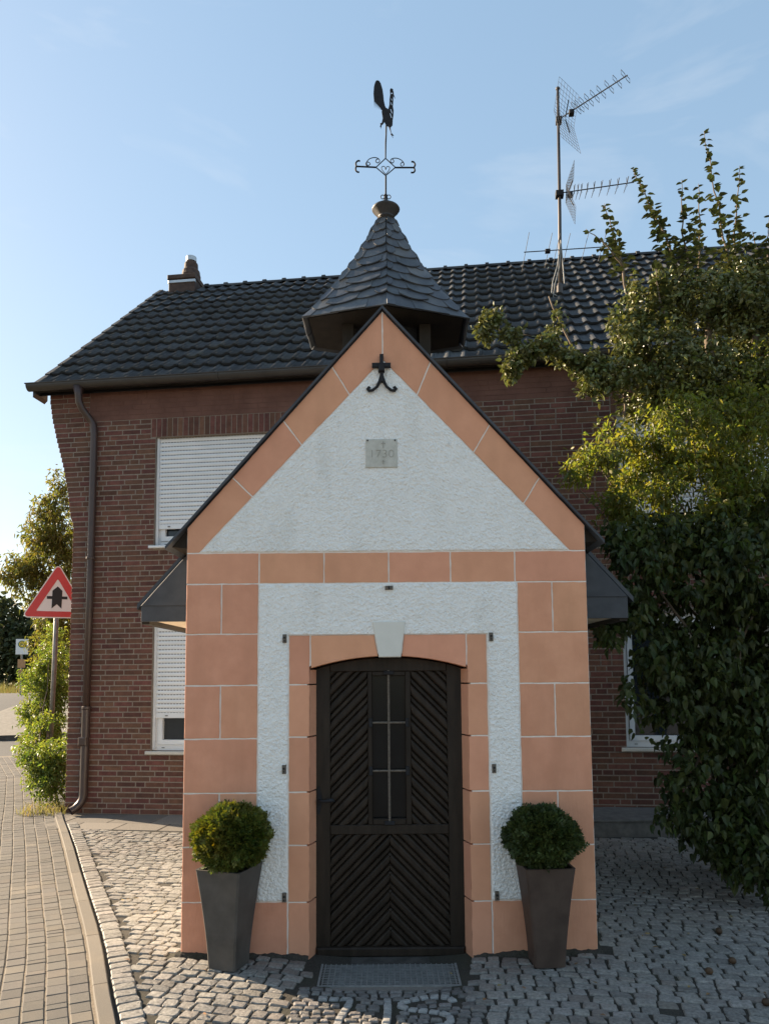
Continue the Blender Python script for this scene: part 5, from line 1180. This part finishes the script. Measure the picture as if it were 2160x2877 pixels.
for i, (p, d, s) in enumerate(pear_leaves):
    vs, fs = leaf_vf(Vector((0, 0, 0)), d, s, U(0.58, 0.72), 0.35, U(0.1, 0.4), Vector((U(-.3, .3), U(-.3, .3), 1)))
    if i % 4 == 0 and i < 1150:
        m1 = MB(); m1.add(vs, fs); o = obj('leaf', m1.mesh('leaf'), M_shoot, pt); o.location = p - o0
    else: mbr.add([(x + p.x - o0.x, y + p.y - o0.y, z + p.z) for x, y, z in vs], fs)
mbr.build('shoot_foliage', M_shoot, pt, kind='stuff')

# ---- the big-leaved bush in front of it
o0 = Vector((2.95, 5.75, 0)); lb = thing('lilac_bush', 'dark heart leaved bush in deep shade right of the chapel', 'bush', tuple(o0))
LY = 5.65
br = [([o0 + Vector((U(-.15, .15), U(-.15, .15), 0)), at(1600 + U(-60, 60), 1500, LY), at(x, y, LY + U(-.2, .2))], 0.028, 0.006) for x, y in ((1360, 1200), (1560, 1200), (1450, 1350), (1420, 1480), (1520, 1600), (1480, 1750), (1640, 1300))]
shift(limbs(br), o0).build('stem', M_bark, lb, smooth=True)
LB = [(1290, 1005, 70, 50, 5.55, 1), (1230, 1040, 34, 36, 5.5, 1.0), (1400, 955, 95, 75, 5.6, 1.1), (1500, 920, 80, 50, 5.7, 1.0), (1570, 980, 110, 100, 5.7, 1.1), (1450, 1075, 120, 70, 5.6, 1.1), (1610, 1100, 100, 100, 5.65, 1.1), (1330, 1100, 55, 55, 5.6, 1), (1385, 1200, 85, 75, 5.6, 1.1), (1550, 1220, 130, 100, 5.7, 1.1), (1440, 1310, 100, 75, 5.6, 1.1), (1610, 1350, 90, 110, 5.7, 1.1), (1350, 1310, 45, 60, 5.5, .9), (1310, 1370, 22, 30, 5.5, .8),
      (1505, 1440, 95, 90, 5.6, 1.1), (1630, 1500, 70, 120, 5.6, 1.1), (1430, 1420, 45, 55, 5.5, .9), (1545, 1580, 85, 80, 5.6, 1), (1640, 1660, 60, 120, 5.5, 1), (1495, 1690, 55, 75, 5.5, .8), (1575, 1750, 75, 75, 5.5, .9), (1650, 1800, 45, 80, 5.4, 1), (1360, 1500, 10, 50, 5.5, .5), (1450, 1760, 30, 30, 5.4, .7), (1720, 1300, 90, 300, 5.7, .8), (1590, 1830, 60, 60, 5.35, 1), (1500, 1800, 40, 35, 5.35, .8), (1420, 1580, 34, 50, 5.5, .5), (1450, 1500, 60, 70, 5.6, .8), (1400, 1440, 36, 40, 5.55, .6), (1645, 1880, 40, 50, 5.2, 1), (1350, 1150, 60, 40, 5.7, .5), (1460, 1150, 80, 40, 5.75, .6), (1590, 1150, 90, 45, 5.75, .6)]
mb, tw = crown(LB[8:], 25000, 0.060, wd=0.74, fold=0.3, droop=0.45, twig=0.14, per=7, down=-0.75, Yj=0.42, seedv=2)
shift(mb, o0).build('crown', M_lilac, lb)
# the leaves nearest to the viewer, one by one
lms = []
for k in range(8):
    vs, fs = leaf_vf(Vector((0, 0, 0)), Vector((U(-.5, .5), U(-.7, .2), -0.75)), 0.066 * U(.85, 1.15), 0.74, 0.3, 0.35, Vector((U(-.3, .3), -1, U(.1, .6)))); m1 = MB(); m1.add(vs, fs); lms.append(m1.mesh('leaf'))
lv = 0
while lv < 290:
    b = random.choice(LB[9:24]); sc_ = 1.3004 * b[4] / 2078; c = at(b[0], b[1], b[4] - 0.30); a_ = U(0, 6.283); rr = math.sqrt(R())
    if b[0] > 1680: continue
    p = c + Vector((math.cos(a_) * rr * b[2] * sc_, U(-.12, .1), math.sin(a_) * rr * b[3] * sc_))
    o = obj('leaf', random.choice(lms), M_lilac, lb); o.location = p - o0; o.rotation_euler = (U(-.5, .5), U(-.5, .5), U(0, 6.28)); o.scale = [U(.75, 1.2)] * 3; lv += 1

# ---- the finer leaved shrub, yellowing and coloured as if sunlit, between the bush and the fruit tree
o0 = Vector((2.75, 6.15, 0)); ys_ = thing('sunlit_yellowing_shrub', 'sunlit yellow green shrub above the dark bush, right of the chapel gable', 'shrub', tuple(o0))
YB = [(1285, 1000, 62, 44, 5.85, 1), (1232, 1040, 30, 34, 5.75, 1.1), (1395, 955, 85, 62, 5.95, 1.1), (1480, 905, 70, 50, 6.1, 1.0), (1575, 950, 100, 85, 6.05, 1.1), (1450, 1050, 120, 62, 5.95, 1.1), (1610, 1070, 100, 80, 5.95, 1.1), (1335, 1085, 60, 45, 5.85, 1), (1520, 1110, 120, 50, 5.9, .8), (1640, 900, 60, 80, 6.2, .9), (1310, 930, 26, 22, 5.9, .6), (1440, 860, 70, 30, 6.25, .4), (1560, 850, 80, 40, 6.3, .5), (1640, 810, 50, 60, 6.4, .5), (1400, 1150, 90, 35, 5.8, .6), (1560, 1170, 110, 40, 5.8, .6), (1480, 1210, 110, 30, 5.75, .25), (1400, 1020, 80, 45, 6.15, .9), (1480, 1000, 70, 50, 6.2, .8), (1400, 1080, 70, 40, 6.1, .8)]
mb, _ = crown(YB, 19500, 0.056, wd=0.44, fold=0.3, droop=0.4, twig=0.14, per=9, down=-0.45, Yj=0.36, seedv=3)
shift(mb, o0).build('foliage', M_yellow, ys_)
br = [([o0 + Vector((U(-.1, .1), U(-.1, .1), 0)), at(1560 + U(-40, 40), 1350, 6.1), at(x, y, 5.95)], 0.022, 0.004) for x, y in ((1290, 1000), (1400, 950), (1490, 900), (1590, 950), (1235, 1040), (1350, 1080))]
shift(limbs(br), o0).build('stem', M_bark, ys_, smooth=True)
# ---- left of the house: tree beyond the corner, shrub at its foot, far trees
o0 = at(120, 1700, 13.2); o0.z = gz(13.2); tr = thing('garden_tree', 'yellowing tree rising behind the left corner of the house', 'tree', tuple(o0))
GB = [(128, 1050, 18, 32, 12.8, 1), (110, 1110, 42, 45, 12.8, 1), (85, 1165, 48, 45, 12.8, 1), (45, 1215, 42, 32, 12.8, 1), (20, 1250, 22, 18, 12.7, .9), (110, 1210, 60, 60, 12.9, 1), (140, 1140, 40, 90, 13, 1), (75, 1275, 40, 35, 12.9, .9), (125, 1320, 45, 70, 12.9, 1), (190, 1200, 60, 150, 13.2, .8), (95, 1390, 30, 60, 12.8, .6)]
GB += [(60, 1240, 50, 40, 12.8, 1), (130, 1400, 30, 70, 12.8, .9)]
mb, _ = crown(GB, 20000, 0.085, wd=0.36, fold=0.25, droop=0.45, twig=0.2, per=10, down=-0.5, Yj=0.8, seedv=8)
shift(mb, o0).build('crown', M_walnut, tr)
br = [([o0, at(125, 1500, 13.2), at(130, 1300, 13.1), at(120, 1120, 12.9)], 0.10, 0.02), ([at(130, 1350, 13.1), at(90, 1240, 12.9), at(40, 1215, 12.8)], 0.04, 0.008), ([at(130, 1300, 13.1), at(160, 1180, 13.0)], 0.04, 0.01)]
shift(limbs(br), o0).build('trunk', M_bark, tr, smooth=True)
o0 = Vector((-4.32, 9.75, 0)); sh = thing('roadside_shrub', 'bright green shrub growing against the house corner under the road sign', 'shrub', tuple(o0))
SB = [(115, 1410, 26, 70, 11.6, .9), (118, 1385, 20, 40, 11.7, .9), (95, 1480, 44, 55, 11.5, 1.7), (100, 1540, 44, 50, 11.4, 1.7), (85, 1530, 42, 30, 11.3, 1.3), (105, 1610, 40, 36, 11.3, .9), (95, 1640, 40, 55, 9.7, 1), (85, 1690, 30, 36, 9.6, .9), (112, 1700, 28, 45, 9.5, 1), (60, 1580, 28, 20, 9.8, .5), (75, 1440, 26, 18, 11.4, .5), (130, 1640, 22, 70, 9.9, .8), (135, 1450, 25, 80, 11.6, .8)]
SB += [(88, 1600, 40, 34, 11.0, 1.6), (100, 1575, 40, 30, 10.7, .7), (120, 1480, 30, 60, 11.5, 1), (70, 1620, 34, 40, 9.8, .9), (120, 1650, 30, 60, 9.6, 1), (60, 1545, 26, 26, 11.5, .7)]
mb, _ = crown(SB, 25000, 0.055, wd=0.42, fold=0.3, droop=0.3, twig=0.13, per=9, down=-0.2, Yj=0.35, seedv=4)
shift(mb, o0).build('foliage', M_hedge, sh)
br = [([o0 + Vector((U(-.15, .15), U(-.15, .15), 0)), at(100 + U(-20, 20), 1620, 10.6), at(x, y, 11.4)], 0.014, 0.004) for x, y in ((115, 1400), (90, 1470), (60, 1520), (120, 1380), (80, 1580), (110, 1520))]
shift(limbs(br), o0).build('stem', M_bark, sh, smooth=True)
mb = MB(); gc = at(95, 1745, 9.0); gc.z = 0; tuft = thing('grass_tuft', 'dry yellow grass tuft at the foot of the house corner', 'grass', (gc.x, gc.y, 0))
for k in range(260):
    a_ = U(0, 6.28); r_ = math.sqrt(R()); p = Vector((math.cos(a_) * r_ * 0.30, math.sin(a_) * r_ * 0.28, -0.01)); d = Vector((U(-.6, .6), U(-.6, .6), 1)); h_ = U(0.06, 0.17); s = Vector((U(-1, 1), U(-1, 1), 0)).normalized() * 0.004
    m_ = p + d * h_ * 0.55; t_ = p + d * h_ + Vector((d.x, d.y, -0.3)) * 0.04
    mb.add([tuple(p - s), tuple(p + s), tuple(m_ + s * .7), tuple(m_ - s * .7), tuple(t_)], [(0, 1, 2, 3), (3, 2, 4)])
mb.build('blades', M_straw, tuft)
for k, (bl, lab, Yf) in enumerate([([(15, 1395, 46, 95, 42, 1), (45, 1410, 46, 80, 42, 1), (15, 1335, 30, 45, 42, 1), (75, 1400, 46, 80, 42, 1), (-60, 1390, 70, 100, 42, .8)], 'dark round tree beyond the bus stop at the far left', 42), ([(95, 1410, 50, 80, 46, 1), (150, 1400, 60, 90, 46, .8), (200, 1380, 60, 90, 46, .6)], 'dark tree beyond the road sign post behind the shrub', 46)]):
    o0 = at(bl[0][0] + 20, 1480, Yf); o0.z = gz(Yf); ft = thing('distant_tree', lab, 'tree', tuple(o0), 0, 'dark trees beyond the far road')
    mb, _ = crown(bl, 7000, 0.36, wd=0.6, fold=0.3, droop=0.2, twig=0.7, per=8, down=0, Yj=2.0, seedv=k)
    shift(mb, o0).build('crown', M_far, ft); shift(limbs([([o0 - Vector((0, 0, .2)), o0 + Vector((0.2, 0, 3))], 0.25, 0.12)]), o0).build('trunk', M_bark, ft)
mb = MB()
for k in range(2600):
    x = U(-26, -8); y = U(33, 39); p = Vector((x, y, gz(y) - 0.05)); h_ = U(0.2, 0.6); s = 0.02
    mb.add([(p.x - s, p.y, p.z), (p.x + s, p.y, p.z), (p.x + U(-.15, .15), p.y, p.z + h_)], [(0, 1, 2)])
gv = mb.build('verge_grass', M_straw, None, kind='stuff'); gv['label'] = 'dry grass verge beyond the far road'; gv['category'] = 'grass'
# kerbed pavement island across the side road
M_isl = surf('island_paving', (0.15, 0.135, 0.112), (0.21, 0.19, 0.16), scale=9, rough=0.9, bump=0.3, bscale=40, bdist=0.01)
isl = [(-8.6, 18.6), (-9.6, 18.4), (-10.9, 19.4), (-11.7, 21.2), (-12.2, 24.5), (-11.6, 27.5), (-8.6, 28.5), (-6.6, 19.5)]
mb = MB(); n_ = len(isl); mb.add([(x, y, gz(y) - 0.05) for x, y in isl] + [(x, y, gz(y) + 0.11) for x, y in isl], [tuple(range(2 * n_ - 1, n_ - 1, -1)), tuple(range(n_, 2 * n_))] + [(i, (i + 1) % n_, n_ + (i + 1) % n_, n_ + i) for i in range(n_)] + [((i + 1) % n_, i, n_ + i, n_ + (i + 1) % n_) for i in range(n_)])
mb.build('pavement_island', M_isl, None, kind='structure')

# ---- clipped conifer balls in the planters
def ball(label, c, r, m, n_, sq=0.93):
    t = thing('conifer_ball', label, 'topiary', tuple(c), 0, 'clipped conifer balls in the planters'); mb = MB()
    for k in range(n_):
        z = 1 - 2 * (k + 0.5) / n_; a_ = k * 2.39996; q = math.sqrt(1 - z * z); v = Vector((q * math.cos(a_), q * math.sin(a_), z))
        bumpy = 1 + 0.17 * noise.noise(v * 1.9 + Vector((c.x * 9, 0, 0))) + 0.09 * noise.noise(v * 5.5)
        rr = r * bumpy * (U(0.97, 1.03) if R() < 0.66 else (U(0.72, 0.95) if R() < 0.85 else U(1.05, 1.12))); p = Vector((v.x * rr, v.y * rr, v.z * rr * sq))
        ax_ = (v + rdir(0.25) * 0.55).normalized(); sd = ax_.cross(rdir()).normalized(); L_ = U(0.050, 0.090)
        p = p - ax_ * L_ * 0.75; nn = sd.cross(ax_)
        for s in range(6):
            f = s / 6; b0 = p + ax_ * L_ * f * 0.8; sg_ = 1 if s % 2 else -1; d = (ax_ * 0.75 + sd * sg_ * 0.8 * (1 - f * 0.4) + nn * U(-.15, .15)).normalized(); l2 = L_ * (0.50 - 0.22 * f); w_ = 0.0068
            e_ = d.cross(nn).normalized() * w_
            mb.add([tuple(b0), tuple(b0 + d * l2 * 0.55 + e_), tuple(b0 + d * l2), tuple(b0 + d * l2 * 0.55 - e_)], [(0, 1, 2, 3)])
        e_ = sd * 0.004; tp = p + ax_ * L_ * 1.08; mb.add([tuple(p - e_), tuple(p + e_), tuple(tp)], [(0, 1, 2)])
    mb.build('foliage', m, t)
    core_ = MB(); core_.lathe([(0.01, -r * 0.78), (r * 0.55, -r * 0.6), (r * 0.74, -r * 0.2), (r * 0.76, r * 0.15), (r * 0.58, r * 0.52), (0.02, r * 0.70)], (0, 0, 0), 14); core_.build('foliage_core', m, t, smooth=True)
    s_ = MB(); s_.tube([(0, 0, -r * 1.25), (0, 0, -r * 0.4)], 0.014, 8); s_.build('stem', M_bark, t)
ball('yellowish green clipped conifer ball in the grey planter left of the door', Vector((-0.872, 4.285, 0.705)), 0.210, M_thuja, 3200, 0.86)
ball('dark green clipped conifer ball in the brown planter right of the door', Vector((0.880, 4.285, 0.690)), 0.198, M_thuja2, 3200, 0.88)
# ---- windfall fruit on the cobbles under the tree
M_fruit = surf('rotten_pear', (0.05, 0.028, 0.015), (0.09, 0.05, 0.025), scale=30, rough=0.6, var=0.3)
for x, y, lab in ((2.055, 4.73, 'brown windfall fruit on the shaded cobbles, the one farthest back'), (1.908, 4.25, 'brown windfall fruit on the shaded cobbles, between the leftmost one and the frame edge'), (1.72, 4.11, 'brown windfall fruit on the shaded cobbles, leftmost and nearest the brown planter'), (2.17, 4.35, 'brown windfall fruit at the right picture edge, highest of three there'), (1.95, 3.90, 'brown windfall fruit at the right picture edge, middle of three there'), (1.83, 3.73, 'brown windfall fruit at lower right, nearest to the viewer')):
    mb = MB(); mb.lathe([(0.003, 0.0), (0.014, 0.003), (0.021, 0.014), (0.020, 0.024), (0.012, 0.034), (0.003, 0.036)], (0, 0, 0), 12)
    o = mb.build('windfall_fruit', M_fruit, None, smooth=True); o.location = (x, y, 0.004); o.rotation_euler = (U(-.4, .4), U(-.4, .4), U(0, 6)); o['label'] = lab; o['category'] = 'fruit'; o['group'] = 'windfall fruit on the cobbles'
